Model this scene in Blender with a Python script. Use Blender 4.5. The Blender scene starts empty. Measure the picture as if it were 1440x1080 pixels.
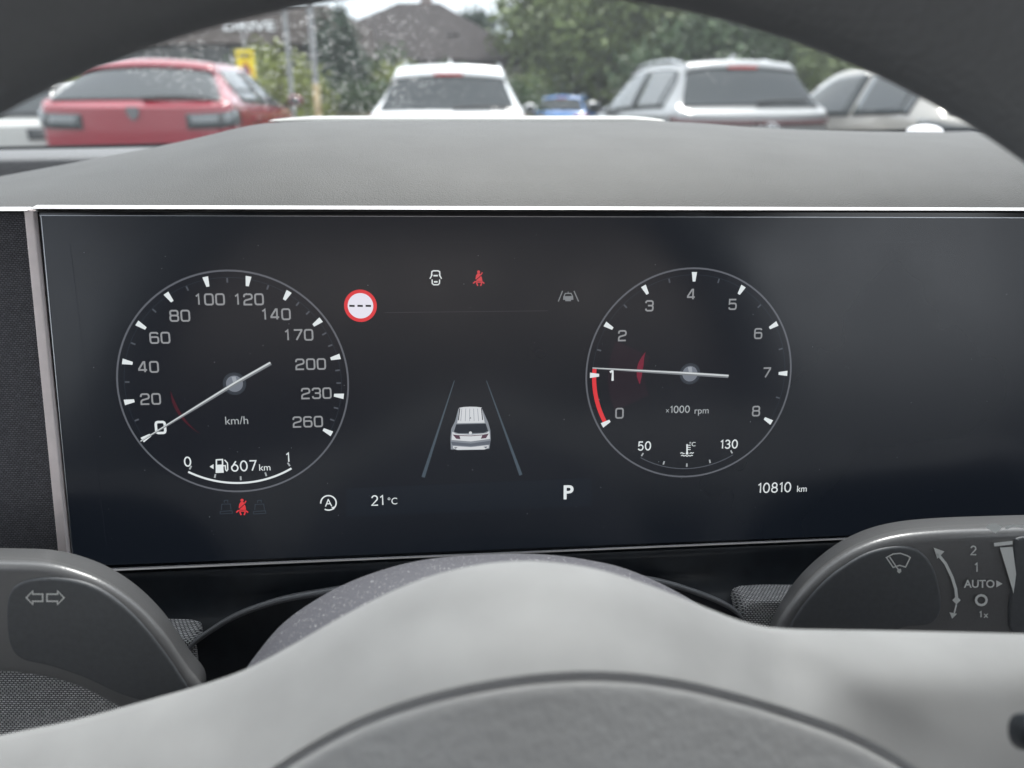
import bpy, bmesh, math, random
import numpy as np
from mathutils import Vector, Matrix
sc = bpy.context.scene
COL = sc.collection
R = math.radians

# ------------------------------------------------------------------ camera
CAMZ = 1.17
F = 1071.0                      # focal length in photo pixels (1440 wide)
PIT = math.atan(392 / F)
CP, SP = math.cos(PIT), math.sin(PIT)
cam = bpy.data.cameras.new('camera')
camo = bpy.data.objects.new('camera', cam); COL.objects.link(camo)
camo.location = (0, 0, CAMZ); camo.rotation_euler = (math.pi / 2 - PIT, 0, 0)
cam.sensor_width = 36; cam.lens = F * 36 / 1440
cam.clip_start = 0.005; cam.clip_end = 5000
cam.dof.use_dof = True; cam.dof.focus_distance = 0.245; cam.dof.aperture_fstop = 11.5
sc.camera = camo

# ------------------------------------------------------------------ light, exposure
EXP = .7
sc.view_settings.view_transform = 'Standard'; sc.view_settings.look = 'None'
sc.view_settings.exposure = EXP; sc.view_settings.gamma = 1
SUN_EL, SUN_AZ = R(66), R(14)        # azimuth clockwise from straight ahead
w = bpy.data.worlds.new('World'); sc.world = w; w.use_nodes = True
nt = w.node_tree; bg = nt.nodes['Background']
sky = nt.nodes.new('ShaderNodeTexSky'); sky.sky_type = 'NISHITA'; sky.sun_disc = False
sky.sun_elevation = SUN_EL; sky.sun_rotation = SUN_AZ; sky.air_density = 1.0; sky.dust_density = 3.0
mx = nt.nodes.new('ShaderNodeMix'); mx.data_type = 'RGBA'
cn = nt.nodes.new('ShaderNodeTexNoise'); cn.inputs['Scale'].default_value = 2.2; cn.inputs['Detail'].default_value = 5
cr = nt.nodes.new('ShaderNodeMapRange'); cr.inputs[1].default_value = .25; cr.inputs[2].default_value = .6
cr.inputs[3].default_value = .45; cr.inputs[4].default_value = .95
tc = nt.nodes.new('ShaderNodeTexCoord')
nt.links.new(tc.outputs['Generated'], cn.inputs['Vector']); nt.links.new(cn.outputs['Fac'], cr.inputs[0])
nt.links.new(cr.outputs[0], mx.inputs[0]); nt.links.new(sky.outputs[0], mx.inputs[6])
mx.inputs[7].default_value = (9.3, 9.7, 10.1, 1)
nt.links.new(mx.outputs[2], bg.inputs[0]); bg.inputs[1].default_value = 0.15
sl = bpy.data.lights.new('sun', 'SUN'); sl.energy = 3.0; sl.angle = R(14); sl.color = (1, .975, .94)
so = bpy.data.objects.new('sun', sl); COL.objects.link(so)
sd = Vector((math.sin(SUN_AZ) * math.cos(SUN_EL), math.cos(SUN_AZ) * math.cos(SUN_EL), math.sin(SUN_EL)))
so.rotation_euler = sd.to_track_quat('Z', 'Y').to_euler(); so.location = (0, 20, 30)
sc.cycles.use_denoising = True
sc.cycles.max_bounces = 8; sc.cycles.transparent_max_bounces = 12
sc.cycles.caustics_reflective = False; sc.cycles.caustics_refractive = False
sc.cycles.sample_clamp_indirect = 6

# ------------------------------------------------------------------ materials
def lin(c):
    c = c / 255.
    return c / 12.92 if c <= .04045 else ((c + .055) / 1.055) ** 2.4
def srgb(r, g, b): return (lin(r), lin(g), lin(b), 1)
def mat(name, rgb, rough=.5, metal=0, spec=.5, noise=None, bump=None, coat=0, vor=False):
    """noise=(scale, amount, [second rgb]); bump=(scale, strength, distance)"""
    m = bpy.data.materials.new(name); m.use_nodes = True
    n = m.node_tree; b = n.nodes['Principled BSDF']
    b.inputs['Base Color'].default_value = (*rgb, 1); b.inputs['Roughness'].default_value = rough
    b.inputs['Metallic'].default_value = metal; b.inputs['Specular IOR Level'].default_value = spec
    if coat: b.inputs['Coat Weight'].default_value = coat; b.inputs['Coat Roughness'].default_value = .04
    co = n.nodes.new('ShaderNodeTexCoord')
    if noise:
        t = n.nodes.new('ShaderNodeTexNoise'); t.inputs['Scale'].default_value = noise[0]; t.inputs['Detail'].default_value = 6
        n.links.new(co.outputs['Object'], t.inputs['Vector'])
        r = n.nodes.new('ShaderNodeValToRGB'); a = noise[1]
        c2 = noise[2] if len(noise) > 2 else rgb
        r.color_ramp.elements[0].color = (*[x * (1 - a) for x in rgb], 1); r.color_ramp.elements[0].position = .3
        r.color_ramp.elements[1].color = (*[min(1, x * (1 + a)) for x in c2], 1); r.color_ramp.elements[1].position = .7
        n.links.new(t.outputs['Fac'], r.inputs[0]); n.links.new(r.outputs[0], b.inputs['Base Color'])
    if bump:
        t = n.nodes.new('ShaderNodeTexVoronoi' if vor else 'ShaderNodeTexNoise'); t.inputs['Scale'].default_value = bump[0]
        n.links.new(co.outputs['Object'], t.inputs['Vector'])
        bn = n.nodes.new('ShaderNodeBump'); bn.inputs['Strength'].default_value = bump[1]; bn.inputs['Distance'].default_value = bump[2]
        n.links.new(t.outputs[0], bn.inputs['Height']); n.links.new(bn.outputs[0], b.inputs['Normal'])
    return m
def glow(name, r, g, b, k=1.0, rough=.24):
    """lit pixels of the display, shown at about this sRGB value"""
    m = bpy.data.materials.new(name); m.use_nodes = True
    p = m.node_tree.nodes['Principled BSDF']
    p.inputs['Base Color'].default_value = (.010, .010, .012, 1); p.inputs['Roughness'].default_value = rough
    p.inputs['Specular IOR Level'].default_value = .58
    p.inputs['Emission Color'].default_value = srgb(r, g, b); p.inputs['Emission Strength'].default_value = k / 2 ** EXP
    return m

# ------------------------------------------------------------------ object helpers
def empty(name, loc, label, cat, group=None, rz=0):
    o = bpy.data.objects.new(name, None); COL.objects.link(o); o.empty_display_size = .1
    o.location = loc; o.rotation_euler = (0, 0, rz)
    o['label'] = label; o['category'] = cat
    if group: o['group'] = group
    return o
def origin(o):
    v = Vector((0, 0, 0))
    while o: v += o.location; o = o.parent
    return v
def obj(name, verts, faces, m, parent=None, smooth=True, local=False, loc=None):
    """one mesh object; verts are world coordinates unless local"""
    me = bpy.data.meshes.new(name)
    off = Vector((0, 0, 0)) if local else origin(parent)
    if loc is not None: off = Vector(loc)
    me.from_pydata([tuple(Vector(v) - off) for v in verts], [], faces)
    ms = m if isinstance(m, (list, tuple)) else [m]
    for x in ms: me.materials.append(x)
    if smooth: me.polygons.foreach_set('use_smooth', [True] * len(me.polygons))
    me.update()
    o = bpy.data.objects.new(name, me); COL.objects.link(o); o.parent = parent
    if loc is not None: o.location = loc
    return o
def fix(o):
    bm = bmesh.new(); bm.from_mesh(o.data); bmesh.ops.recalc_face_normals(bm, faces=bm.faces); bm.to_mesh(o.data); bm.free(); return o
def tag(o, label, cat, group=None, kind=None):
    if label: o['label'] = label
    if cat: o['category'] = cat
    if group: o['group'] = group
    if kind: o['kind'] = kind
    return o
def bevel(o, wd, seg=2):
    b = o.modifiers.new('bevel', 'BEVEL'); b.width = wd; b.segments = seg; b.limit_method = 'ANGLE'; b.angle_limit = R(35); return o
class MB:
    def __init__(s): s.v = []; s.f = []; s.mi = []
    def add(s, vs, fs, k=0):
        n = len(s.v); s.v += [tuple(v) for v in vs]; s.f += [tuple(i + n for i in f) for f in fs]; s.mi += [k] * len(fs); return s
    def grid(s, rows, k=0, closed=False):
        m = len(rows[0]); vs = [p for r in rows for p in r]; fs = []
        for i in range(len(rows) - 1):
            for j in range(m if closed else m - 1):
                a, b = i * m + j, i * m + (j + 1) % m
                fs.append((a, b, b + m, a + m))
        return s.add(vs, fs, k)
    def box(s, c, d, k=0, ax=None):
        c = Vector(c); X, Y, Z = ax or (Vector((1, 0, 0)), Vector((0, 1, 0)), Vector((0, 0, 1)))
        vs = [c + X * (d[0] / 2 * a) + Y * (d[1] / 2 * b) + Z * (d[2] / 2 * e) for a in (-1, 1) for b in (-1, 1) for e in (-1, 1)]
        return s.add(vs, [(0, 1, 3, 2), (4, 6, 7, 5), (0, 4, 5, 1), (2, 3, 7, 6), (0, 2, 6, 4), (1, 5, 7, 3)], k)
    def tube(s, pts, rad, n=8, k=0, cap=True):
        pts = [Vector(p) for p in pts]; rows = []
        for i, p in enumerate(pts):
            t = (pts[min(i + 1, len(pts) - 1)] - pts[max(i - 1, 0)]).normalized()
            a = t.orthogonal().normalized() if i == 0 else (a - t * a.dot(t)).normalized()
            b = t.cross(a); r = rad[i] if isinstance(rad, (list, tuple)) else rad
            rows.append([p + (a * math.cos(x) + b * math.sin(x)) * r for x in [2 * math.pi * q / n for q in range(n)]])
        s.grid(rows, k, True)
        if cap:
            for r_ in (rows[0], rows[-1]): s.add(r_, [tuple(range(n))], k)
        return s
    def ball(s, c, r, nu=14, nv=9, k=0, lo=-90):
        rows = []
        for i in range(nv + 1):
            e = R(lo + (90 - lo) * i / nv)
            rows.append([(c[0] + r[0] * math.cos(e) * math.cos(2 * math.pi * j / nu), c[1] + r[1] * math.cos(e) * math.sin(2 * math.pi * j / nu), c[2] + r[2] * math.sin(e)) for j in range(nu)])
        return s.grid(rows, k, True)
    def build(s, name, m, parent=None, smooth=True, local=False, fixn=True, loc=None):
        o = obj(name, s.v, s.f, m, parent, smooth, local, loc)
        if isinstance(m, (list, tuple)): o.data.polygons.foreach_set('material_index', s.mi)
        if fixn: fix(o)
        return o

# ------------------------------------------------------------------ photo geometry
CAM = Vector((0, 0, CAMZ))
def ray(x, y):                       # world direction with unit depth along the lens axis
    a, b = (x - 720) / F, (540 - y) / F
    return Vector((a, CP + b * SP, -SP + b * CP))
def atY(x, y, Y):
    d = ray(x, y); return CAM + d * (Y / d.y)
def atD(x, y, d): return CAM + ray(x, y) * d
def atP(x, y, P0, N):
    d = ray(x, y); return CAM + d * ((P0 - CAM).dot(N) / d.dot(N))
def interp(pts, x):
    if x <= pts[0][0]:
        (a, b), (c, d) = pts[0], pts[1]
        return b + (d - b) * (x - a) / (c - a)
    for (a, b), (c, d) in zip(pts, pts[1:]):
        if x <= c: return b + (d - b) * (x - a) / (c - a)
    (a, b), (c, d) = pts[-2], pts[-1]
    return b + (d - b) * (x - a) / (c - a)
def cr_(p0, p1, p2, p3, t):          # Catmull-Rom
    return .5 * ((2 * p1) + (p2 - p0) * t + (2 * p0 - 5 * p1 + 4 * p2 - p3) * t * t + (3 * p1 - p0 - 3 * p2 + p3) * t ** 3)
def smooth_poly(pts, n=6, closed=True):
    N = len(pts); out = []
    P = [Vector(p) for p in pts]
    for i in range(N if closed else N - 1):
        if closed: q = [P[(i + k - 1) % N] for k in range(4)]
        else: q = [P[max(0, min(N - 1, i + k - 1))] for k in range(4)]
        for k in range(n): out.append(cr_(*q, k / n))
    if not closed: out.append(P[-1])
    return out

# display plane (fitted to the two round dials): millimetres u right, v up, n towards the driver
RS = np.array([[0.99467466, -0.00348264, -0.10300578], [0.02004898, 0.98687502, 0.16023651], [0.10109578, -0.16144836, 0.9816894]])
TS = np.array([-13.8653, 1.6353, 245.918])
CR_, CU_, CF_ = Vector((1, 0, 0)), Vector((0, SP, CP)), Vector((0, CP, -SP))
def c2w(p): return CAM + (CR_ * p[0] + CU_ * p[1] + CF_ * p[2]) * .001
def S(u, v, n=0): return c2w(RS @ np.array([u, v, -n]) + TS)
def P(x, y, n=0):                    # photo pixel -> display millimetres
    d = np.array([(x - 720) / F, (540 - y) / F, 1.]); N = RS[:, 2]; T = TS - N * n
    q = d * (T @ N) / (d @ N); q = RS.T @ (q - TS); return (q[0], q[1])
SU = (S(1, 0) - S(0, 0)).normalized(); SV = (S(0, 1) - S(0, 0)).normalized(); SN = SU.cross(SV)

# ------------------------------------------------------------------ interior materials
M = {}
M['dash'] = mat('soft dash skin', (.063, .0625, .0615), .62, spec=.5, noise=(40, .12), bump=(2200, .42, .0005))
M['pad'] = mat('grained dash pad', (.12, .12, .125), .5, spec=.5, bump=(900, .6, .0012), vor=True)
M['silver'] = mat('satin silver trim', (.80, .78, .78), .38, metal=.35, noise=(300, .04))
M['black'] = mat('satin black plastic', (.018, .022, .028), .35, noise=(200, .2))
M['gloss'] = mat('piano black', (.012, .014, .018), .12)
M['rim'] = mat('black leather', (.22, .225, .23), .55, spec=.3, bump=(700, .35, .0006), vor=True)
M['hub'] = mat('grey soft plastic', (.275, .277, .279), .62, spec=.25, noise=(45, .10), bump=(2600, .12, .0003))
M['bag'] = mat('grained airbag cover', (.40, .405, .41), .5, spec=.4, noise=(30, .04), bump=(520, .35, .0005))
M['stalk'] = mat('stalk plastic', (.135, .136, .14), .32, spec=.9, noise=(900, .03), bump=(1800, .15, .0003))
M['stalkface'] = mat('stalk dark face', (.085, .09, .098), .5, noise=(700, .08))
M['print'] = mat('white print', (.75, .77, .76), .5)
M['lining'] = mat('headliner cloth', (.38, .33, .29), .9, bump=(900, .3, .001))
M['door'] = mat('door trim', (.12, .12, .125), .6, noise=(30, .1))
def dust_mat(name, base, dust, scale, thr, rough):
    m = mat(name, base, rough); n = m.node_tree; b = n.nodes['Principled BSDF']
    co = n.nodes.new('ShaderNodeTexCoord'); t = n.nodes.new('ShaderNodeTexNoise')
    t.inputs['Scale'].default_value = scale; t.inputs['Detail'].default_value = 2
    g = n.nodes.new('ShaderNodeMapRange'); g.inputs[1].default_value = thr; g.inputs[2].default_value = thr + .1
    x = n.nodes.new('ShaderNodeMix'); x.data_type = 'RGBA'; x.inputs[6].default_value = (*base, 1); x.inputs[7].default_value = (*dust, 1)
    n.links.new(co.outputs['Object'], t.inputs['Vector']); n.links.new(t.outputs['Fac'], g.inputs[0])
    n.links.new(g.outputs[0], x.inputs[0]); n.links.new(x.outputs[2], b.inputs['Base Color'])
    bn = n.nodes.new('ShaderNodeBump'); bn.inputs['Strength'].default_value = .4; bn.inputs['Distance'].default_value = .0006
    n.links.new(t.outputs['Fac'], bn.inputs['Height']); n.links.new(bn.outputs[0], b.inputs['Normal'])
    return m
M['shroud'] = dust_mat('dusty column plastic', (.10, .10, .115), (.5, .5, .5), 1500, .63, .6)
def weave(name, c1, c2, wd, gap=.2):
    m = mat(name, c1, .8, spec=.25); n = m.node_tree; b = n.nodes['Principled BSDF']
    co = n.nodes.new('ShaderNodeTexCoord'); sp = n.nodes.new('ShaderNodeSeparateXYZ'); cb = n.nodes.new('ShaderNodeCombineXYZ')
    br = n.nodes.new('ShaderNodeTexBrick'); br.inputs['Scale'].default_value = 1.0
    br.inputs['Brick Width'].default_value = wd; br.inputs['Row Height'].default_value = wd * .7
    br.inputs['Mortar Size'].default_value = wd * gap; br.inputs['Mortar Smooth'].default_value = 1.0
    br.inputs['Color1'].default_value = (*c1, 1); br.inputs['Color2'].default_value = (*[x * 1.35 for x in c1], 1); br.inputs['Mortar'].default_value = (*c2, 1)
    n.links.new(co.outputs['Object'], sp.inputs[0]); n.links.new(sp.outputs[0], cb.inputs[0]); yz = n.nodes.new('ShaderNodeMath'); yz.operation = 'ADD'; n.links.new(sp.outputs[2], yz.inputs[0]); n.links.new(sp.outputs[1], yz.inputs[1]); n.links.new(yz.outputs[0], cb.inputs[1])
    n.links.new(cb.outputs[0], br.inputs['Vector']); n.links.new(br.outputs['Color'], b.inputs['Base Color'])
    bn = n.nodes.new('ShaderNodeBump'); bn.inputs['Strength'].default_value = .8; bn.inputs['Distance'].default_value = .0005; bn.invert = True
    n.links.new(br.outputs['Fac'], bn.inputs['Height']); n.links.new(bn.outputs[0], b.inputs['Normal'])
    return m
M['weave'] = weave('woven grey cloth', (.15, .15, .165), (.06, .062, .07), .00105)
M['weave2'] = weave('coarse woven cloth', (.62, .62, .63), (.05, .05, .055), .00115, .26)

# ------------------------------------------------------------------ car shell around the camera
body = empty('car_cabin', (0, 0, CAMZ - .4), 'cabin of the car the picture is taken from, seen through its dirty windscreen glass', 'car cabin')
def rel(x, y, z): return Vector((x, y, z + CAMZ))
gl = bpy.data.materials.new('dirty windscreen glass'); gl.use_nodes = True
n = gl.node_tree; n.nodes.clear()
out = n.nodes.new('ShaderNodeOutputMaterial'); tr = n.nodes.new('ShaderNodeBsdfTransparent'); tr.inputs[0].default_value = (.93, .95, .94, 1)
gs = n.nodes.new('ShaderNodeBsdfGlossy'); gs.inputs['Roughness'].default_value = .03
m1 = n.nodes.new('ShaderNodeMixShader'); m1.inputs[0].default_value = .035; n.links.new(tr.outputs[0], m1.inputs[1]); n.links.new(gs.outputs[0], m1.inputs[2])
df = n.nodes.new('ShaderNodeBsdfTranslucent'); df.inputs[0].default_value = (.8, .8, .78, 1)
co = n.nodes.new('ShaderNodeTexCoord')
vo = n.nodes.new('ShaderNodeTexVoronoi'); vo.inputs['Scale'].default_value = 130; vo.inputs['Randomness'].default_value = 1
mpv = n.nodes.new('ShaderNodeMapping'); mpv.inputs['Scale'].default_value = (.75, 1.0, 1.9)
nd = n.nodes.new('ShaderNodeTexNoise'); nd.inputs['Scale'].default_value = 260; nd.inputs['Detail'].default_value = 3
ad = n.nodes.new('ShaderNodeMix'); ad.data_type = 'VECTOR'; ad.inputs[0].default_value = .022
n.links.new(co.outputs['Object'], nd.inputs['Vector'])
n.links.new(co.outputs['Object'], ad.inputs[4]); n.links.new(nd.outputs['Color'], ad.inputs[5])
n.links.new(ad.outputs[1], mpv.inputs[0]); n.links.new(mpv.outputs[0], vo.inputs['Vector'])
r1 = n.nodes.new('ShaderNodeMapRange'); r1.inputs[1].default_value = .10; r1.inputs[2].default_value = .32; r1.inputs[3].default_value = 1; r1.inputs[4].default_value = 0
n.links.new(vo.outputs['Distance'], r1.inputs[0])
zn = n.nodes.new('ShaderNodeTexNoise'); zn.inputs['Scale'].default_value = 5.5; zn.inputs['Detail'].default_value = 2
n.links.new(co.outputs['Object'], zn.inputs['Vector'])
r2 = n.nodes.new('ShaderNodeMapRange'); r2.inputs[1].default_value = .69; r2.inputs[2].default_value = .84
pd = n.nodes.new('ShaderNodeVectorMath'); pd.operation = 'DISTANCE'; pd.inputs[1].default_value = tuple(ray(470, 112) * .745 + Vector((0, 0, .4)))
n.links.new(co.outputs['Object'], pd.inputs[0])
r3 = n.nodes.new('ShaderNodeMapRange'); r3.inputs[1].default_value = .06; r3.inputs[2].default_value = .20; r3.inputs[3].default_value = .46; r3.inputs[4].default_value = 0
n.links.new(pd.outputs['Value'], r3.inputs[0])
zs = n.nodes.new('ShaderNodeMath'); zs.operation = 'ADD'; n.links.new(zn.outputs['Fac'], zs.inputs[0]); n.links.new(r3.outputs[0], zs.inputs[1]); n.links.new(zs.outputs[0], r2.inputs[0])
mu = n.nodes.new('ShaderNodeMath'); mu.operation = 'MULTIPLY'; n.links.new(r1.outputs[0], mu.inputs[0]); n.links.new(r2.outputs[0], mu.inputs[1])
ma = n.nodes.new('ShaderNodeMath'); ma.operation = 'MULTIPLY_ADD'; ma.inputs[1].default_value = .34; ma.inputs[2].default_value = .011
n.links.new(mu.outputs[0], ma.inputs[0])
m2 = n.nodes.new('ShaderNodeMixShader'); n.links.new(ma.outputs[0], m2.inputs[0]); n.links.new(m1.outputs[0], m2.inputs[1]); n.links.new(df.outputs[0], m2.inputs[2])
n.links.new(m2.outputs[0], out.inputs[0])
b = MB()
ws = lambda a, t: rel(-.72 + 1.9 * a + (-(a - .5) * .16 * t), .98 - .86 * t - .10 * (2 * a - 1) ** 2 * (1 - .4 * t), -.075 + .43 * t + .02 * math.sin(math.pi * t))
b.grid([[ws(i / 20, j / 10) for i in range(21)] for j in range(11)])
b.build('windscreen', gl, body)
b = MB()
b.grid([[rel(-.66 + 1.74 * i / 8, .12 - 1.9 * j / 8, .362 + .03 * math.sin(math.pi * i / 8) + .02 * math.sin(math.pi * j / 8)) for i in range(9)] for j in range(9)])
b.grid([[rel(-.66 + 1.74 * i / 8, .14 - 1.92 * j / 8, .392 + .03 * math.sin(math.pi * i / 8) + .02 * math.sin(math.pi * j / 8)) for i in range(9)] for j in range(9)])
b.build('headliner', M['lining'], body)
for sgn, x0, x1 in ((-1, -.74, -.66), (1, 1.20, 1.08)):
    MB().tube([rel(x0, .9, -.09), rel(x0 + (x1 - x0) * .5, .52, .13), rel(x1, .12, .372)], [.05, .04, .04], 10).build('windscreen_pillar', M['door'], body)
    MB().tube([rel(x1, -.55, -.2), rel(x1, -.6, .375)], .06, 8).build('door_pillar', M['door'], body)
    MB().box(rel((x0 + x1) / 2 + sgn * .03, -.35, -.46), (.10, 2.6, .80)).build('door_panel', M['door'], body)
b = MB(); b.grid([[rel(-.72 + 1.9 * i / 12, .99 + .105 * j, -.135 - .03 * (j / 10) - .16 * (j / 10) ** 3 - .03 * (2 * i / 12 - 1) ** 2) for i in range(13)] for j in range(11)]); b.build('bonnet', mat('bonnet paint', (.10, .11, .12), .25, coat=.8), body)
MB().box(rel(.22, -1.75, -.40), (1.9, .08, 1.0)).build('unseen_rear_bulkhead', M['door'], body)  # unseen; height raised to move the reflected brightness up the display
tg = bpy.data.materials.new('reflection warming glass'); tg.use_nodes = True; n = tg.node_tree; n.nodes.clear()
out = n.nodes.new('ShaderNodeOutputMaterial'); tr = n.nodes.new('ShaderNodeBsdfTransparent'); tr.inputs[0].default_value = (.62, .53, .47, 1); gs = n.nodes.new('ShaderNodeBsdfGlossy'); gs.inputs['Roughness'].default_value = .03
m1 = n.nodes.new('ShaderNodeMixShader'); m1.inputs[0].default_value = .05; n.links.new(tr.outputs[0], m1.inputs[1]); n.links.new(gs.outputs[0], m1.inputs[2]); n.links.new(m1.outputs[0], out.inputs[0])
b = MB(); b.grid([[rel(-.70 + 1.84 * i / 8, -1.77 + .03 * j, .09 + .1 * j) for i in range(9)] for j in range(4)]); b.build('rear_window', tg, body)  # unseen pane, added with a brown tint to warm and dim display reflections
MB().box(rel(.22, -.4, -.87), (1.9, 2.8, .04)).build('light_block_floor', M['door'], body)  # unseen floor, added to block sky light leaking in under the dash

# ------------------------------------------------------------------ dashboard
dash = empty('dashboard', rel(.1, .35, -.35), 'grey soft-touch dashboard running under the windscreen behind the steering wheel', 'dashboard')
SKY = [(-700, 376), (0, 248), (100, 229.5), (227, 205), (287, 192), (333, 180), (365, 173.5), (400, 171), (470, 170), (935, 170.5), (987, 173), (1040, 177.5), (1113, 182), (1200, 184.5), (1440, 187.5), (2400, 202)]
def hood_front(x): return S(*P(x, 291.5), 1.5)
b = MB(); rows = []
xs = [-700 + 25 * i for i in range(125)]
TT = [0, .03, .08, .15, .25, .35, .45, .55, .65, .75, .84, .91, .96, 1]
for t in TT:
    row = []
    for x in xs:
        p0 = hood_front(x); yk = interp(SKY, x) * .5 + (interp(SKY, x - 18) + interp(SKY, x + 18)) * .25; p1 = atY(x, yk, .42)
        q = p0.lerp(p1, t); q.z += (1 - (1 - t) ** 4 - t) * .023 * max(.12, min(1, (288 - interp(SKY, x)) / 118))
        if t < .05: q.z -= (.05 - t) * .03
        row.append(q)
    rows.append(row)
for dy, dz in ((.006, -.0012), (.02, -.008), (.05, -.035), (.10, -.10)):
    rows.append([p + Vector((0, dy, dz)) for p in rows[len(TT) - 1]])
b.grid(rows); b.build('instrument_hood', M['dash'], dash)
# thin raised lid on the crest of the hood
b = MB(); rows = []
lx = [377, 385, 400, 430, 480] + list(range(530, 900, 30)) + [905, 922, 931, 936]
for dy, t0 in ((-.004, 0), (-.0035, .55), (-.001, .9), (.012, 1), (.05, 1.0), (.05, 0.1)):
    row = []
    for x in lx:
        e = min(1, (x - 377) / 60, (936 - x) / 45); e = max(0, e) ** .5
        lo, hi = 170.2, 170.2 - 6.8 * e
        p = atY(x, lo + (hi - lo) * t0, .422 + dy if dy < .01 else .422)
        if dy >= .01: p = p + Vector((0, dy, -.004 * (dy > .02)))
        row.append(p)
    rows.append(row)
b.grid(rows); b.build('hood_lid', mat('pale lid plastic', (.55, .55, .53), .45, noise=(80, .05)), dash)
b = MB()
b.grid([[atY(x, 172.0 + dy, .4165) for x in lx[1:-1]] for dy in (-.9, .5)]); b.build('lid_gap', M['black'], dash)
# lower padded shelf towards the glass
b = MB(); rows = []
pxs = [-900 + 60 * i for i in range(62)]
for y_off, Y, dz in ((46, .604, -.03), (40, .602, 0), (18, .600, 0), (13, .603, 0), (10, .609, 0), (7, .618, 0), (3, .638, 0), (0, .67, 0), (0, .82, .0), (9, .84, -.004), (30, .86, -.02)):
    rows.append([atY(x, interp([(0, 211), (1383, 184.5)], x) + y_off, Y) + Vector((0, 0, dz)) for x in pxs])
b.grid(rows); b.build('dash_pad', M['pad'], dash)
MB().ball(atY(1300, 186, .66), (.0125, .02, .0062), lo=0).build('sensor_dome', M['silver'], dash)
b = MB(); b.grid([[atY(x, interp([(0, 211), (1383, 184.5)], x) + dy, .87) for x in pxs] for dy in (12, -1.5, -5)]); b.build('glass_border', M['black'], dash)
# silver trim strip, display surround, cloth panels
b = MB(); v0, v1 = P(700, 295.5)[1], P(700, 289)[1]
b.box(S(150 - 36 + 1, (v0 + v1) / 2, 0), ((450 - 0) * .001 * .88, .0016 + 0 * 1, .006), 0, (SU, SV, SN))
o = b.build('trim_strip', M['silver'], dash, smooth=False)
# exact strips drawn in the display plane
def strip(name, quad, n0, n1, m, parent=dash, bv=.0004, lean=0):
    b = MB(); f = [S(*q, n1 + (lean if i > 1 else 0)) for i, q in enumerate(quad)]; k = [S(*q, n0) for q in quad]
    b.add(f + k, [(0, 1, 2, 3), (7, 6, 5, 4)] + [(i, i + 4, (i + 1) % 4 + 4, (i + 1) % 4) for i in range(4)])
    o = b.build(name, m, parent, smooth=False); bevel(o, bv); return o
bpy.data.objects.remove(o)
strip('trim_strip', [P(52, 288.5), P(1900, 293.5), P(1900, 298), P(50, 294.5)], -2, .6, M['silver'], lean=3.2)
strip('trim_strip', [P(-420, 292), P(45, 291), P(45, 297.5), P(-420, 298.5)], -2, .3, M['silver'], lean=3.0)
strip('side_trim', [P(37.5, 296), P(50.5, 295), P(101, 800), P(87.5, 800)], -2, 1.8, mat('warm satin silver', (.88, .79, .78), .45, metal=.1, noise=(250, .05)))
strip('side_cloth', [P(-420, 299), P(39, 298), P(90, 812), P(-420, 812)], -6, -2.2, M['weave'], bv=.0003)
# dark lower fascia below the display
b = MB(); rows = []
prof = [(-61.2, -3), (-61.5, -1), (-64, -.5), (-70, -.8), (-74, .2), (-77, 2.5), (-80, 6), (-84, 8.5), (-92, 9.5), (-110, 9), (-170, 8)]
for v, nn in prof:
    rows.append([S(u, v, nn) for u in [-180 + 20 * i for i in range(36)]])
b.grid(rows); b.build('lower_fascia', M['black'], dash)
arch = [(255, 925), (268, 905), (285, 890), (330, 862), (385, 842), (440, 831), (520, 819), (620, 808), (720, 801), (800, 801), (880, 807), (930, 814), (985, 831), (1030, 852), (1052, 880), (1060, 920)]
ap = smooth_poly([S(*P(x, y, 15), 15) for x, y in arch], 5, False)
b = MB(); rows = []
for k in range(9):
    a = R(-70 + 200 * k / 8); rows.append([p + SN * (.0011 * math.cos(a)) + SV * (.0010 * math.sin(a)) + SV * (-.0010) for p in ap])
rows.append([p - SN * .008 - SV * .003 for p in ap])
b.grid(rows); b.build('column_arch', mat('arch satin grey', (.13, .135, .145), .3), dash)
b = MB(); b.add([p + SN * -.002 - SV * .001 for p in ap] + [S(*P(1060, 1150, 13), 13), S(*P(255, 1150, 13), 13)], [tuple(range(len(ap) + 2))])
b.build('arch_infill', M['black'], dash, smooth=False)
# rounded cloth pads beside the column
def pillow(out, N, r, depth, name, m, parent, seg=6, back=None):
    N = N.normalized(); L = len(out); c = sum(out, Vector()) / L
    def inset(d):
        res = []
        for i in range(L):
            t = (out[(i + 1) % L] - out[i - 1]); nn = N.cross(t).normalized()
            if i == 0:
                pass
            res.append(out[i] + nn * d * sg)
        return res
    area = sum(((out[i] - c).cross(out[(i + 1) % L] - c)).dot(N) for i in range(L)); sg = 1 if area > 0 else -1
    rows = [[p - N * depth for p in out]] if back is None else [[p + (0, -.004, 0) * 0 if False else p - N * .006 - (p - c) * .03 for p in back], list(back), [(p * .6 + (q_ - N * r) * .4) + N * r * .12 + (p - c) * .006 for p, q_ in zip(back, out)]]
    for k in range(seg + 1):
        a = math.pi / 2 * k / seg
        rows.append([p - N * (r * (1 - math.sin(a))) for p in inset(r * (1 - math.cos(a)))])
    rows.append([p + N * r * .02 for p in inset(r * 1.35)])
    b = MB(); b.grid(rows, 0, True)
    fr = rows[-1]; b.add(fr, [tuple(range(L))])
    o = b.build(name, m, parent)
    bm = bmesh.new(); bm.from_mesh(o.data); bmesh.ops.remove_doubles(bm, verts=bm.verts, dist=1e-7)
    bmesh.ops.triangulate(bm, faces=[f for f in bm.faces if len(f.verts) > 4]); bmesh.ops.recalc_face_normals(bm, faces=bm.faces); bm.to_mesh(o.data); bm.free()
    return o
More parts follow.
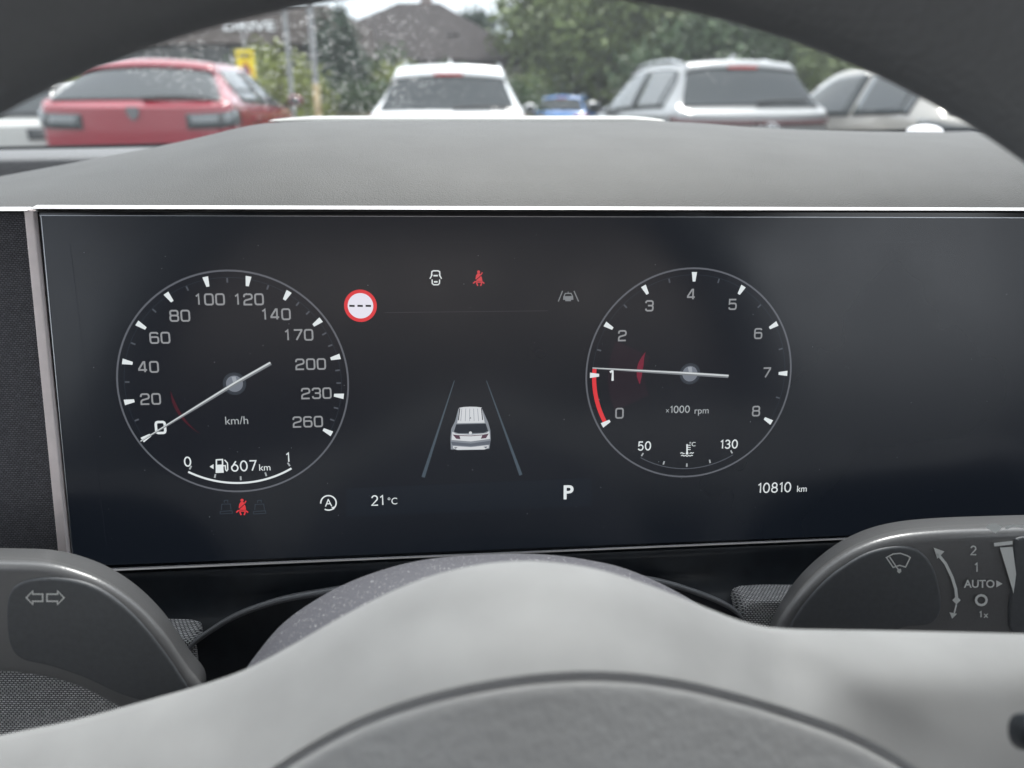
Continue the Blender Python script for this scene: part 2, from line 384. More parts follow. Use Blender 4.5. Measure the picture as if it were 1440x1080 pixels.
P0 = S(0, -90, 15)
def fab(pts, name='column_cloth'):
    q = smooth_poly([atP(x, y, P0, SN) for x, y in pts], 4)
    return pillow(q, SN, .0011, .012, name, M['weave2'], dash)
fab([(-420, 892), (-100, 894), (150, 895), (235, 896), (262, 899), (272, 908), (276, 930), (280, 1000), (280, 1120), (100, 1130), (-420, 1130)])
fab([(1700, 838), (1400, 841), (1150, 843), (1080, 844), (1056, 847), (1048, 855), (1046, 880), (1050, 960), (1060, 1120), (1300, 1130), (1700, 1130)])

# ------------------------------------------------------------------ instrument display
disp = empty('instrument_display', S(-10, -60, 0), 'wide dark digital instrument display glowing behind the steering wheel', 'display')
M['screen'] = glow('dark display glass', 14, 19, 26)
nn_ = M['screen'].node_tree; t_ = nn_.nodes.new('ShaderNodeTexNoise'); t_.inputs['Scale'].default_value = 14; t_.inputs['Detail'].default_value = 3
g_ = nn_.nodes.new('ShaderNodeMapRange'); g_.inputs[1].default_value = .35; g_.inputs[2].default_value = .65; g_.inputs[3].default_value = .20; g_.inputs[4].default_value = .29
c_ = nn_.nodes.new('ShaderNodeTexCoord'); nn_.links.new(c_.outputs['Object'], t_.inputs['Vector']); nn_.links.new(t_.outputs['Fac'], g_.inputs[0]); nn_.links.new(g_.outputs[0], nn_.nodes['Principled BSDF'].inputs['Roughness'])
TLc, BLc = (51, 296), (103, 803)
q = [P(*TLc), P(1900, 300), (P(1900, 300)[0], P(700, 777)[1]), P(103, 802)]
strip('screen_surround', [P(50.5, 295), P(1900, 298.5), (P(1900, 300)[0], P(700, 779.5)[1]), P(102, 804)], -4, -.4, M['gloss'], disp)
strip('screen_panel', [P(56, 303), P(1890, 307), (P(1890, 300)[0], P(700, 775.6)[1]), P(103.5, 797)], -2, 0, M['screen'], disp, .0002)
M['edge'] = mat('polished glass edge', (.5, .52, .55), .25, metal=.6)
def gline(name, pts, wd, m, parent, nn=.1, closed=False):
    g = G(); g.rib(pts, wd, closed); return g.build(name, m, parent, nn)
class G:
    """flat display artwork in display millimetres"""
    def __init__(s): s.v = []; s.f = []
    def poly(s, pts):
        n = len(s.v); s.v += [tuple(p) for p in pts]; s.f.append(tuple(range(n, n + len(pts)))); return s
    def px(s, pts): return s.poly([P(*p) for p in pts])
    def rib(s, pts, wd, closed=False):
        pts = [Vector(p) for p in pts]; L = len(pts); n0 = len(s.v)
        for i, p in enumerate(pts):
            a = pts[i - 1] if (i or closed) else None; c = pts[(i + 1) % L] if (i < L - 1 or closed) else None
            d1 = (p - a).normalized() if a is not None else None; d2 = (c - p).normalized() if c is not None else None
            if d1 is None: d1 = d2
            if d2 is None: d2 = d1
            n1 = Vector((-d1.y, d1.x)); n2 = Vector((-d2.y, d2.x)); m = (n1 + n2)
            m = m.normalized() if m.length > 1e-6 else n1
            k = min(1.6, 1 / max(.3, m.dot(n1))); h = (wd[i] if isinstance(wd, (list, tuple)) else wd) / 2
            s.v += [tuple(p + m * h * k), tuple(p - m * h * k)]
        for i in range(L if closed else L - 1):
            j = (i + 1) % L; s.f.append((n0 + 2 * i, n0 + 2 * i + 1, n0 + 2 * j + 1, n0 + 2 * j))
        return s
    def ribpx(s, pts, wd, closed=False): return s.rib([P(*p) for p in pts], [x * .235 for x in wd] if isinstance(wd, (list, tuple)) else wd * .235, closed)
    def arc(s, c, r, a0, a1, wd, n=60):
        return s.rib([(c[0] + r * math.cos(R(a0 + (a1 - a0) * i / n)), c[1] + r * math.sin(R(a0 + (a1 - a0) * i / n))) for i in range(n + 1)], wd)
    def ring(s, c, r, wd, n=96): return s.rib([(c[0] + r * math.cos(2 * math.pi * i / n), c[1] + r * math.sin(2 * math.pi * i / n)) for i in range(n)], wd, True)
    def disc(s, c, r, n=40): return s.poly([(c[0] + r * math.cos(2 * math.pi * i / n), c[1] + r * math.sin(2 * math.pi * i / n)) for i in range(n)])
    def text(s, t, c, h, wx=1.0, align='c', bold=0):
        vs, fs = text_mesh(t, bold); k = h / CAPH
        x0 = min(v[0] for v in vs); x1 = max(v[0] for v in vs); wdt = (x1 - x0) * k * wx
        ox = {'c': -wdt / 2, 'l': 0, 'r': -wdt}[align]; n = len(s.v)
        s.v += [(c[0] + ox + (v[0] - x0) * k * wx, c[1] - h / 2 + v[1] * k) for v in vs]; s.f += [tuple(i + n for i in f) for f in fs]; return s
    def num(s, t, c, h, wdg, gap, st):
        tot = len(t) * wdg + (len(t) - 1) * gap; x = c[0] - tot / 2
        for ch in t:
            for cl, pl in GLY[ch]:
                s.rib([(x + a * wdg, c[1] - h / 2 + b_ * h) for a, b_ in pl], st, cl)
            x += wdg + gap
        return s
    def fig(s, t, c, h, st=.42, wk=.62, gap=.26):
        tot = sum((.3 if ch == '1' else wk) * h for ch in t) + gap * h * (len(t) - 1); x = c[0] - tot / 2
        for ch in t:
            wd = (.3 if ch == '1' else wk) * h
            for cl, pl in GL2[ch]: s.rib([(x + a * wd, c[1] - h / 2 + b_ * h) for a, b_ in pl], st, cl)
            x += wd + gap * h
        return s
    def build(s, name, m, parent, nn=.12):
        return obj(name, [S(a, b_, nn) for a, b_ in s.v], s.f, m, parent, smooth=False)
_T = {}
def text_mesh(t, bold=0):
    if (t, bold) in _T: return _T[(t, bold)]
    c = bpy.data.curves.new('lettering', 'FONT'); c.body = t; c.size = 1; c.resolution_u = 4; c.offset = bold; c.fill_mode = 'FRONT'
    o = bpy.data.objects.new('lettering', c); COL.objects.link(o)
    bpy.context.view_layer.update()
    me = bpy.data.meshes.new_from_object(o.evaluated_get(bpy.context.evaluated_depsgraph_get()))
    r = ([tuple(v.co) for v in me.vertices], [tuple(p.vertices) for p in me.polygons])
    bpy.data.objects.remove(o); bpy.data.curves.remove(c); bpy.data.meshes.remove(me)
    _T[(t, bold)] = r; return r
CAPH = max(v[1] for v in text_mesh('H')[0])
RR = [(.2, 0), (.8, 0), (.94, .06), (1, .2), (1, .8), (.94, .94), (.8, 1), (.2, 1), (.06, .94), (0, .8), (0, .2), (.06, .06)]
GLY = {'0': [(True, RR)], '1': [(False, [(.3, .8), (.62, 1), (.62, 0)])],
       '2': [(False, [(0, .72), (0, .82), (.06, .94), (.2, 1), (.8, 1), (.94, .94), (1, .82), (1, .68), (.92, .57), (.75, .53), (.2, .42), (.05, .34), (0, .22), (0, 0), (1, 0)])],
       '3': [(False, [(0, .78), (.05, .93), (.2, 1), (.8, 1), (.95, .93), (1, .8), (1, .66), (.92, .55), (.78, .52), (.3, .52)]), (False, [(.78, .52), (.94, .47), (1, .36), (1, .2), (.94, .06), (.8, 0), (.2, 0), (.05, .07), (0, .22)])],
       '4': [(False, [(.74, 0), (.74, 1), (.6, 1), (0, .32), (0, .22), (1, .22)])],
       '5': [(False, [(1, 1), (.06, 1), (.03, .55), (.2, .6), (.8, .6), (.94, .54), (1, .42), (1, .2), (.94, .06), (.8, 0), (.2, 0), (.05, .06), (0, .2)])],
       '6': [(False, [(.97, .86), (.92, .95), (.8, 1), (.2, 1), (.06, .94), (0, .8), (0, .2), (.06, .06), (.2, 0), (.8, 0), (.94, .06), (1, .2), (1, .4), (.94, .54), (.8, .58), (.2, .58), (.03, .5)])],
       '7': [(False, [(0, 1), (1, 1), (1, .92), (.3, 0)])],
       '8': [(True, [(.2, .53), (.8, .53), (.93, .59), (.97, .7), (.97, .84), (.91, .95), (.78, 1), (.22, 1), (.09, .95), (.03, .84), (.03, .7), (.07, .59)]), (False, [(.2, .53), (.05, .46), (0, .36), (0, .18), (.06, .06), (.2, 0), (.8, 0), (.94, .06), (1, .18), (1, .36), (.95, .46), (.8, .53)])]}
def el(cx, cy, rx, ry, a0, a1, k=14): return [(cx + rx * math.cos(R(a0 + (a1 - a0) * i / k)), cy + ry * math.sin(R(a0 + (a1 - a0) * i / k))) for i in range(k + 1)]
GL2 = {'0': [(True, el(.5, .5, .5, .5, 0, 345, 23))], '1': [(False, [(0, .8), (.75, 1), (.75, 0)])],
       '2': [(False, el(.48, .72, .44, .28, 170, -35, 12) + [(0, 0), (1, 0)])],
       '3': [(False, el(.45, .75, .42, .25, 160, -80, 10) + [(.4, .5)] + el(.45, .27, .47, .27, 80, -160, 12)[1:])],
       '5': [(False, [(.9, 1), (.18, 1), (.08, .52)] + el(.46, .32, .48, .32, 120, -155, 14))],
       '6': [(False, [(.72, 1), (.18, .5)] + el(.5, .32, .48, .32, 150, 480, 22))],
       '7': [(False, [(0, 1), (1, 1), (.35, 0)])],
       '8': [(True, el(.5, .75, .40, .25, -90, 260, 20)[1:] ), (True, el(.5, .26, .48, .26, 90, 440, 20))]}
gline('glass_edge', [P(104, 797.5), P(58, 305), P(56.5, 303), P(1890, 307.3)], .28, M['edge'], disp, .15)
gline('bottom_edge', [P(150, 799.6), P(700, 777.3), (P(1890, 300)[0], P(700, 777.3)[1])], .42, mat('bright edge line', (.75, .76, .78), .3, metal=.2), disp, .2)
gline('active_border', [P(150, 770), P(98, 342), P(600, 341), (P(1300, 345)[0], P(600, 341)[1])], .16, glow('faint border', 40, 44, 54, .5), disp, .1)
g_num = glow('numeral grey', 143, 145, 148); g_wht = glow('pixel white', 222, 228, 230); g_mid = glow('pixel mid grey', 165, 170, 173)
g_dim = glow('pixel dim grey', 78, 82, 90); g_red = glow('pixel red', 214, 52, 58); g_dred = glow('pixel dark red', 66, 18, 30); g_face = glow('dial face', 12, 17, 25)
g_ring = glow('dial ring grey', 92, 95, 102); g_fnt = glow('pixel faint', 44, 52, 62); g_bar = glow('info bar', 16, 23, 31)
CL, CRt, RD = (-73.4, 0.0), (73.4, 0.0), 35.0
def ang(c, x, y):
    u, v = P(x, y); return math.degrees(math.atan2(v - c[1], u - c[0]))
def dial(name, c, a0, a1, nmaj, minors, nums, hub, tip, tail, rout, lab):
    d = obj(name, [S(c[0] + (rout - .3) * math.cos(2 * math.pi * i / 96), c[1] + (rout - .3) * math.sin(2 * math.pi * i / 96), .04) for i in range(96)], [tuple(range(96))], g_face, disp, smooth=False)
    d['label'] = lab
    G().ring(c, rout, .55).build('dial_ring', g_ring, d, .10)
    mj, mn = G(), G()
    def rad(a, r0, r1, w0, w1, g):
        ca, sa = math.cos(R(a)), math.sin(R(a)); t = (-sa, ca)
        g.poly([(c[0] + r0 * ca - t[0] * w0 / 2, c[1] + r0 * sa - t[1] * w0 / 2), (c[0] + r1 * ca - t[0] * w1 / 2, c[1] + r1 * sa - t[1] * w1 / 2), (c[0] + r1 * ca + t[0] * w1 / 2, c[1] + r1 * sa + t[1] * w1 / 2), (c[0] + r0 * ca + t[0] * w0 / 2, c[1] + r0 * sa + t[1] * w0 / 2)])
    for i in range(nmaj):
        a = a0 + (a1 - a0) * i / (nmaj - 1)
        rad(a, rout * .878, rout * .965, .9, 1.75, mj)
        if i < nmaj - 1:
            k = minors[i]
            for q_ in range(1, k + 1): rad(a + (a1 - a0) / (nmaj - 1) * q_ / (k + 1), rout * .895, rout * .935, .5, .5, mn)
    for w_ in (.94,): G().arc(c, rout * w_, a0, a1, .12, 120).build('scale_line', g_fnt, d, .09)
    mj.build('scale_marks', g_wht, d, .16); mn.build('minor_marks', g_dim, d, .14)
    for t, x, y in nums:
        hot = (t == hub[2]); gn = G()
        gn.num(t, P(x, y), 3.15 if not hot else 3.5, 2.35 if not hot else 2.7, .95, .52 if not hot else .75)
        gn.build('numeral', g_wht if hot else g_num, d, .16)
    h = P(hub[0], hub[1])
    t0, t1 = P(*tip), P(*tail)
    g = G(); dv = (Vector(t1) - Vector(t0)).normalized()
    hb = MB()
    def disc3(r, n0, n1):
        A = [S(h[0] + r * math.cos(2 * math.pi * i / 40), h[1] + r * math.sin(2 * math.pi * i / 40), n0) for i in range(40)]
        B_ = [S(h[0] + r * .93 * math.cos(2 * math.pi * i / 40), h[1] + r * .93 * math.sin(2 * math.pi * i / 40), n1) for i in range(40)]
        hb.grid([A, B_], 0, True); hb.add(B_, [tuple(range(40))])
    G().ring(h, 3.4, .28).ring(h, 2.95, .5).build('hub_ring', glow('hub ring', 52, 58, 66), d, .17)
    G().disc(h, 2.6).build('needle_hub', glow('hub grey', 112, 118, 128), d, .19)
    G().poly([(h[0] - .8, h[1] + 2.2), (h[0] + .5, h[1] + 2.3), (h[0] + .9, h[1] - .2), (h[0] - .2, h[1] - .3)]).build('hub_highlight', glow('hub highlight', 150, 156, 164), d, .21)
    g.rib([t0, (t0[0] * .4 + h[0] * .6, t0[1] * .4 + h[1] * .6), h, t1], [.45, 1.0, 1.15, 1.15]); g.build('needle', glow('needle grey', 118, 122, 126), d, .24)
    nv = Vector((-dv.y, dv.x)) * .22 * (1 if dv.x * 1 > 0 else -1)
    g = G(); g.rib([Vector(t0) + nv * .3, Vector(h) + nv, Vector(t1) + nv], [.2, .5, .5]); g.build('needle_glint', glow('needle light', 205, 210, 212), d, .27)
    return d
sp = dial('speedometer', CL, ang(CL, 203, 617), ang(CL, 463, 608) - 360 if ang(CL, 463, 608) > ang(CL, 203, 617) + 360 else ang(CL, 463, 608) - (360 if ang(CL, 203, 617) < 0 and False else 0), 12, [1] * 7 + [2] * 4,
          [('0', 226, 601), ('20', 212, 561), ('40', 209, 516), ('60', 225, 475), ('80', 253, 444), ('100', 294, 421), ('120', 349, 421), ('140', 387, 442), ('170', 419, 471), ('200', 437, 512), ('230', 445, 553), ('260', 433, 593)],
          (330, 539.5, '0'), (198, 620.5), (381, 510.5), RD, 'round speedometer dial with its needle resting at zero') if False else None
def span(c, s, e):                    # clockwise sweep from s to e
    a0 = ang(c, *s); a1 = ang(c, *e)
    while a1 > a0: a1 -= 360
    return a0, a1
a0, a1 = span(CL, (203, 617), (463, 608))
sp = dial('speedometer', CL, a0, a1, 12, [1] * 7 + [2] * 4,
          [('0', 226, 601), ('20', 212, 561), ('40', 209, 516), ('60', 225, 475), ('80', 253, 444), ('100', 294, 421), ('120', 349, 421), ('140', 387, 442), ('170', 419, 471), ('200', 437, 512), ('230', 445, 553), ('260', 433, 593)],
          (330, 539.5, '0'), (198, 620.5), (381, 510.5), RD, 'round speed dial on the left of the display, needle at zero')
b0, b1 = span(CRt, (850, 596), (1083, 593))
ta = dial('tachometer', CRt, b0, b1, 9, [1] * 8,
          [('0', 871, 581), ('1', 860, 528), ('2', 875, 472), ('3', 913, 430), ('4', 972, 414), ('5', 1030, 428), ('6', 1066, 469), ('7', 1078, 524), ('8', 1063, 578)],
          (970, 525.5, '1'), (833, 517.5), (1024, 529), RD, 'round engine speed dial on the right of the display, needle just above one')
# red engine speed band from the needle down to zero
an = ang(CRt, 833, 517.5)
G().arc(CRt, RD * .925, an, b0 if b0 > an else b0 + 360, 1.35, 30).build('red_band', g_red, ta, .155)
G().arc(CRt, 21.5, an - 20, (b0 if b0 > an else b0 + 360) - 4, 12.5, 20).build('red_shade', glow('maroon shade', 27, 19, 29), ta, .06)
G().arc(CRt, 17.2, an - 22, an + 14, [.1, .5, 1, 1.5, 1.9, 2.0, 1.9, 1.8, 1.5, .8, .2], 10).build('inner_glow', glow('maroon glow', 112, 26, 48), ta, .08)
G().arc(CL, 19.5, ang(CL, 243, 550), ang(CL, 283, 606), [.1, .5, .9, 1.0, 1.0, .9, .8, .6, .4, .2, .1], 10).build('inner_glow', g_dred, sp, .08)
G().text('km/h', P(333, 591), 2.5, 1.0).build('unit_text', g_mid, sp, .16)
G().text('x', P(938.5, 576.5), 1.55).fig('1000', P(956, 575.5), 2.2, .34).text('rpm', P(986.5, 577), 2.15, 1.0).build('unit_text', g_mid, ta, .16)
# fuel gauge
f0, f1 = ang(CL, 263, 667), ang(CL, 411, 660)
G().arc(CL, 32.2, f0, f1, .62).build('fuel_arc', g_wht, sp, .16)
g = G()
for i in range(5):
    a = f0 + (f1 - f0) * i / 4; g.rib([(CL[0] + r_ * math.cos(R(a)), CL[1] + r_ * math.sin(R(a))) for r_ in (31.3, 30.0)], .5)
g.build('fuel_ticks', g_mid, sp, .15)
G().fig('0', P(264, 649), 2.9).build('numeral', g_wht, sp, .16); G().fig('1', P(405, 643), 2.9).build('numeral', g_wht, sp, .16)
G().fig('607', P(343, 655), 3.2).text('km', P(372.5, 657), 2.1, 1.0).build('range_text', g_wht, sp, .16)
g = G().px([(295, 656), (300.5, 652.5), (300.5, 659.5)])
g.ribpx([(304.5, 663.5), (304.5, 646.5), (313, 646), (313.5, 663.5)], 1.8).px([(304, 653.5), (313.5, 653), (315, 664.5), (303.5, 665)])
g.ribpx([(314, 655), (317, 654.5), (317.5, 660.5), (319, 662), (320.5, 660), (320, 651), (316, 646.5)], 1.5)
g.build('fuel_pump_icon', g_wht, sp, .16)
# coolant gauge
c0, c1 = ang(CRt, 902, 641), ang(CRt, 1031, 640)
G().arc(CRt, 32.2, c0, c1, .3).build('coolant_arc', g_dim, ta, .14)
g = G()
for i in range(5):
    a = c0 + (c1 - c0) * i / 4; g.rib([(CRt[0] + r_ * math.cos(R(a)), CRt[1] + r_ * math.sin(R(a))) for r_ in (31.6, 30.4)], .5)
g.build('coolant_ticks', g_mid, ta, .15)
G().fig('50', P(906, 627), 2.8).build('numeral', g_wht, ta, .16); G().fig('130', P(1025, 624.5), 2.8).build('numeral', g_wht, ta, .16)
g = G().ribpx([(966, 624.5), (966, 637)], 2.2).disc(P(966, 637.3), .45, 16)
for y in (626, 629, 632): g.ribpx([(967, y), (971, y)], 1.1)
for pts in ([(956.5, 637.3), (958.5, 636.3), (960.5, 637.5), (962.5, 637.8)], [(969.5, 637.8), (971.5, 636.4), (973.5, 637.2), (975.5, 636.2)], [(957.5, 640.8), (959.5, 639.8), (961.5, 641.2), (963.8, 640.2), (966, 641.6), (968.2, 640.2), (970.4, 641.2), (972.4, 640), (974, 640.6)]): g.ribpx(pts, 1.2)
g.text('°C', P(973.5, 624.5), 1.45); g.build('coolant_icon', g_wht, ta, .16)
# centre of the display
bar = G().px([(487, 686.5), (832, 672), (832, 711.5), (487, 727)]).build('info_bar', g_bar, disp, .06)
G().fig('21', P(531, 703.5), 3.2).text('°C', P(552, 704.5), 2.2, .95).build('outside_temperature', g_wht, bar, .14)
G().text('P', P(799.5, 692), 4.6, 1.05, bold=.022).build('gear_letter', g_wht, bar, .14)
G().fig('10810', P(1089, 685.5), 3.3).text('km', P(1127.5, 687), 2.2, .95).build('odometer_text', g_wht, disp, .14)
g = G(); cA = P(462, 707)
g.arc(cA, 2.45, -122, -122 + 0 + 350 - 105 + 60, .42, 40).text('A', (cA[0], cA[1] + .05), 2.5, .95)
g.px([(469.5, 716.5), (466, 713.2), (471.8, 711.8)])
g.build('auto_stop_icon', g_wht, disp, .14)
sgn = G().disc(P(507, 430), 5.05, 48).build('speed_limit_icon', g_red, disp, .12)
G().disc(P(507, 430), 3.95, 48).build('sign_face', glow('sign white', 226, 224, 236), sgn, .15)
g = G()
for x in (495, 506.5, 518): g.px([(x - 3.8, 428.6), (x + 3.8, 428.8), (x + 3.8, 431.6), (x - 3.8, 431.4)])
g.build('sign_dashes', glow('dash ink', 26, 26, 32, .8), sgn, .19)
G().ribpx([(541, 439.5), (770, 437)], .9).build('divider_line', glow('divider', 66, 66, 72, .6), disp, .12)
g = G().ribpx([(606.8, 387.5), (607.3, 382), (609.5, 380.8), (616, 380.8), (618.2, 382), (618.6, 387.5)], 1.6).ribpx([(604.5, 392), (608, 386)], 1.5).ribpx([(621, 392), (617.4, 386)], 1.5)
g.ribpx([(609.6, 387.6), (615.6, 387.6)], 2.0).ribpx([(607.6, 393), (607.8, 398.5), (609.8, 400.4), (616, 400.4), (618, 398.5), (618.2, 393)], 1.5).ribpx([(610.3, 396.3), (615.3, 396.3)], 2.0)
g.build('door_open_icon', g_wht, disp, .14)
def belt(cx, cy, k, name, m, par):
    g = G(); T = lambda a, b_: (cx + a * k, cy + b_ * k)
    c_ = T(0, -9.2); g.disc(P(*c_), .49 * k, 18)
    g.px([T(-1.5, -7), T(1.5, -7), T(3.5, -5), T(2.6, -3.6), T(-4, 2.4), T(-4.6, 1), T(-3.8, -4)])
    g.px([T(3.8, -3.2), T(5, 0), T(5.6, 4.5), T(-3.8, 4.2), T(-3.6, 3.6)])
    g.ribpx([T(-8, 8), T(-5.5, 5.4), T(0, 6), T(5.6, 5.8), T(8.6, 8)], 1.7 * k); g.ribpx([T(-3, 7), T(-1.2, 11.6)], 1.8 * k); g.ribpx([T(4.6, 7), T(3, 11.6)], 1.8 * k)
    g.ribpx([T(3.4, -4.6), T(5.6, -8.4)], 1.4 * k)
    g.build(name, m, par, .14)
belt(673, 391, .95, 'seat_belt_icon', glow('belt red', 205, 66, 72), disp)
belt(340.5, 712.5, 1.0, 'belt_reminder_icon', g_red, disp)
for x0 in (318, 365):
    g = G(); g.ribpx([(x0 - 6.5, 717), (x0 - 6, 709), (x0 + 6, 708.5), (x0 + 7, 716.5)], 1.2).ribpx([(x0 - 8.5, 722), (x0 - 8, 719), (x0 + 8.5, 718), (x0 + 9, 721.5), (x0 - 8.5, 722.6)], 1.2)
    g.ribpx([(x0 - 2.5, 707), (x0 - 2.5, 703.5), (x0 + 2.5, 703.2), (x0 + 2.5, 706.8)], 1.2); g.build('empty_seat_icon', g_fnt, disp, .13)
g = G().ribpx([(785, 424), (791, 409)], 1.5).ribpx([(813.5, 424), (807, 409)], 1.5).ribpx([(798.8, 410), (798.8, 413)], 1)
g.ribpx([(793, 416.5), (794.8, 412.6), (803, 412.5), (805, 416.4)], 1.4).px([(792, 416.5), (805.8, 416.3), (806.2, 421.5), (803, 421.6), (802.6, 423.5), (795, 423.5), (794.6, 421.6), (791.8, 421.6)])
g.build('lane_assist_icon', glow('icon grey', 122, 126, 130), disp, .14)
# lane picture with the little car
g = G()
for (xa, ya, xb, yb), w0, w1 in (((595, 671, 639, 535), 4.8, 1.0), ((732.5, 668, 684, 535), 4.6, 1.0)):
    g.rib([P(xa, ya), P(xa + (xb - xa) * .5, ya + (yb - ya) * .5), P(xb, yb)], [w0 * .235, .235 * (w0 * .55), w1 * .235])
g.build('lane_lines', glow('lane blue grey', 68, 80, 90), disp, .12)
cg = [glow('car white', 205, 208, 212), glow('car grey', 128, 134, 142), glow('car dark', 30, 36, 46), glow('car lamp', 84, 58, 72), glow('car shade', 92, 98, 108)]
vg = G().px([(644.5, 575), (678, 575), (686.5, 594), (689.5, 605), (690, 618), (688, 631), (634, 632), (633.5, 617), (634.5, 603), (640, 592)]).build('car_picture', cg[1], disp, .12)
G().px([(645.5, 573.5), (652, 572.2), (661, 571.8), (670, 572), (677.5, 573), (681.5, 594.3), (643, 595)]).build('car_roof', cg[0], vg, .15)
g = G()
for x in (649.5, 655, 660.5, 666, 671.5): g.ribpx([(x, 574.5), (x - (661 - x) * .14, 592)], .7)
g.build('roof_grooves', cg[1], vg, .17)
G().ribpx([(646.5, 574), (644.6, 591)], 1.3).ribpx([(677, 573.6), (678.6, 590.5)], 1.3).px([(660.2, 588.4), (661.6, 586.5), (662.6, 588.2)]).build('roof_rails', cg[2], vg, .18)
G().px([(641.5, 596.5), (683, 595.5), (686.5, 606), (680, 608.6), (645, 609.4), (638.2, 607)]).build('car_rear_glass', cg[2], vg, .16)
G().px([(636, 606.8), (641, 609.8), (662, 611.2), (684, 609), (688, 605.8), (689, 617), (662, 620.6), (635, 618.5)]).build('car_tailgate', cg[0], vg, .15)
G().px([(636.5, 610.8), (646, 611.8), (647.5, 617.5), (641.5, 616.8)]).px([(687.4, 609.4), (678.5, 611.2), (676, 616.8), (683.5, 616)]).ribpx([(645, 612.2), (662, 612.8), (679, 611.4)], 1.0).build('car_tail_lamps', cg[3], vg, .18)
G().px([(637, 627), (662, 628.6), (687, 625.8), (687, 629.5), (681, 632), (643, 632.6), (637, 630)]).build('car_bumper', cg[0], vg, .16)
G().px([(634, 621), (662, 623.5), (689.5, 619.5), (688.6, 624.8), (662, 627.6), (636, 625.6)]).px([(638, 629), (643.5, 628.6), (641, 631)]).px([(686, 627.6), (680, 628), (683, 630.4)]).build('car_shade', cg[4], vg, .17)
G().disc(P(661.5, 608.6), .5, 14).build('car_emblem', cg[0], vg, .18)
# specks of dust on the glass
rg = random.Random(5); g = G()
for i in range(90):
    x, y = rg.uniform(110, 1420), rg.uniform(330, 760); r_ = rg.choice([.05, .07, .07, .1, .13]); u, v = P(x, y)
    g.poly([(u + r_ * rg.uniform(.6, 1.3) * math.cos(k * 1.05), v + r_ * rg.uniform(.6, 1.3) * math.sin(k * 1.05)) for k in range(6)])
o = g.build('dust_specks', mat('dust', (.30, .31, .32), .8), disp, .3); o['kind'] = 'stuff'

# ------------------------------------------------------------------ steering column shroud
shr = [(340, 985), (348, 942), (365, 915), (400, 875), (450, 840), (500, 815), (560, 795), (620, 784), (700, 779), (770, 780), (830, 788), (880, 800), (940, 826), (1000, 862), (1045, 905), (1060, 985)]
top = smooth_poly([atD(x, y, .205) for x, y in shr], 5, False)
near = smooth_poly([atD(702 + (x - 702) * 1.03, y + 66 + max(0, (y - 800)) * .1, .175) for x, y in shr], 5, False)
b = MB(); rows = []
rows.append([p + Vector((0, .02, -.035)) for p in top]); rows.append([p + Vector((0, .012, -.012)) for p in top]); rows.append([p + Vector((0, .005, -.0035)) for p in top])
for t in (0, .1, .25, .5, .75, 1): rows.append([a.lerp(c_, t) + Vector((0, 0, .004 * math.sin(math.pi * t))) for a, c_ in zip(top, near)])
b.grid(rows); o = b.build('column_shroud', M['shroud'], None, loc=atD(700, 1000, .2))
tag(o, 'dusty dark plastic cover of the steering column, domed behind the wheel hub', 'column cover')

# ------------------------------------------------------------------ steering wheel
WC = rel(.0005, .0812, -.1312); TL, YW = R(16), R(4)
wv = Vector((0, math.sin(TL), math.cos(TL))); wn = Vector((0, -math.cos(TL), math.sin(TL))); wu = Vector((1, 0, 0))
rz = Matrix.Rotation(YW, 3, 'Z'); wv, wn, wu = rz @ wv, rz @ wn, rz @ wu
wheel = empty('steering_wheel', WC, 'large grey and black steering wheel close to the viewer, in front of the display', 'steering wheel')
b = MB(); rows = []
for i in range(160):
    a = 2 * math.pi * i / 160; e = wu * math.cos(a) + wv * math.sin(a)
    rows.append([WC + e * (.170 + .0160 * math.cos(t)) + wn * (.0160 * math.sin(t)) for t in [2 * math.pi * k / 24 for k in range(24)]])
rows.append(rows[0]); b.grid(rows, 0, True); b.build('rim', M['rim'], wheel)
SIL = [(-500, 1120), (-200, 1075), (0, 1034), (104, 1013), (174, 994), (285, 963), (347, 942), (417, 904), (469, 873), (539, 836), (608, 808), (678, 792), (747, 787.5), (817, 795), (860, 805), (900, 818), (941, 833), (1021, 866), (1061, 880), (1102, 884.5), (1263, 887), (1440, 891), (1900, 905)]
SEAM = [(200, 1220), (300, 1145), (380, 1084), (435, 1050), (504, 1012), (608, 977), (712, 956), (799, 947.5), (860, 947.5), (941, 956), (1021, 974), (1142, 1010), (1222, 1042), (1300, 1090), (1400, 1160), (1500, 1235)]
def sm(pts, x, h): return sum(interp(pts, x + d) * w_ for d, w_ in ((-h, .2), (-h / 2, .2), (0, .2), (h / 2, .2), (h, .2)))
def sstep(a, b_, x):
    t = max(0, min(1, (x - a) / (b_ - a))); return t * t * (3 - 2 * t)
def seam_y(x): return sm(SEAM, x, 40) if 200 < x < 1500 else 1e4
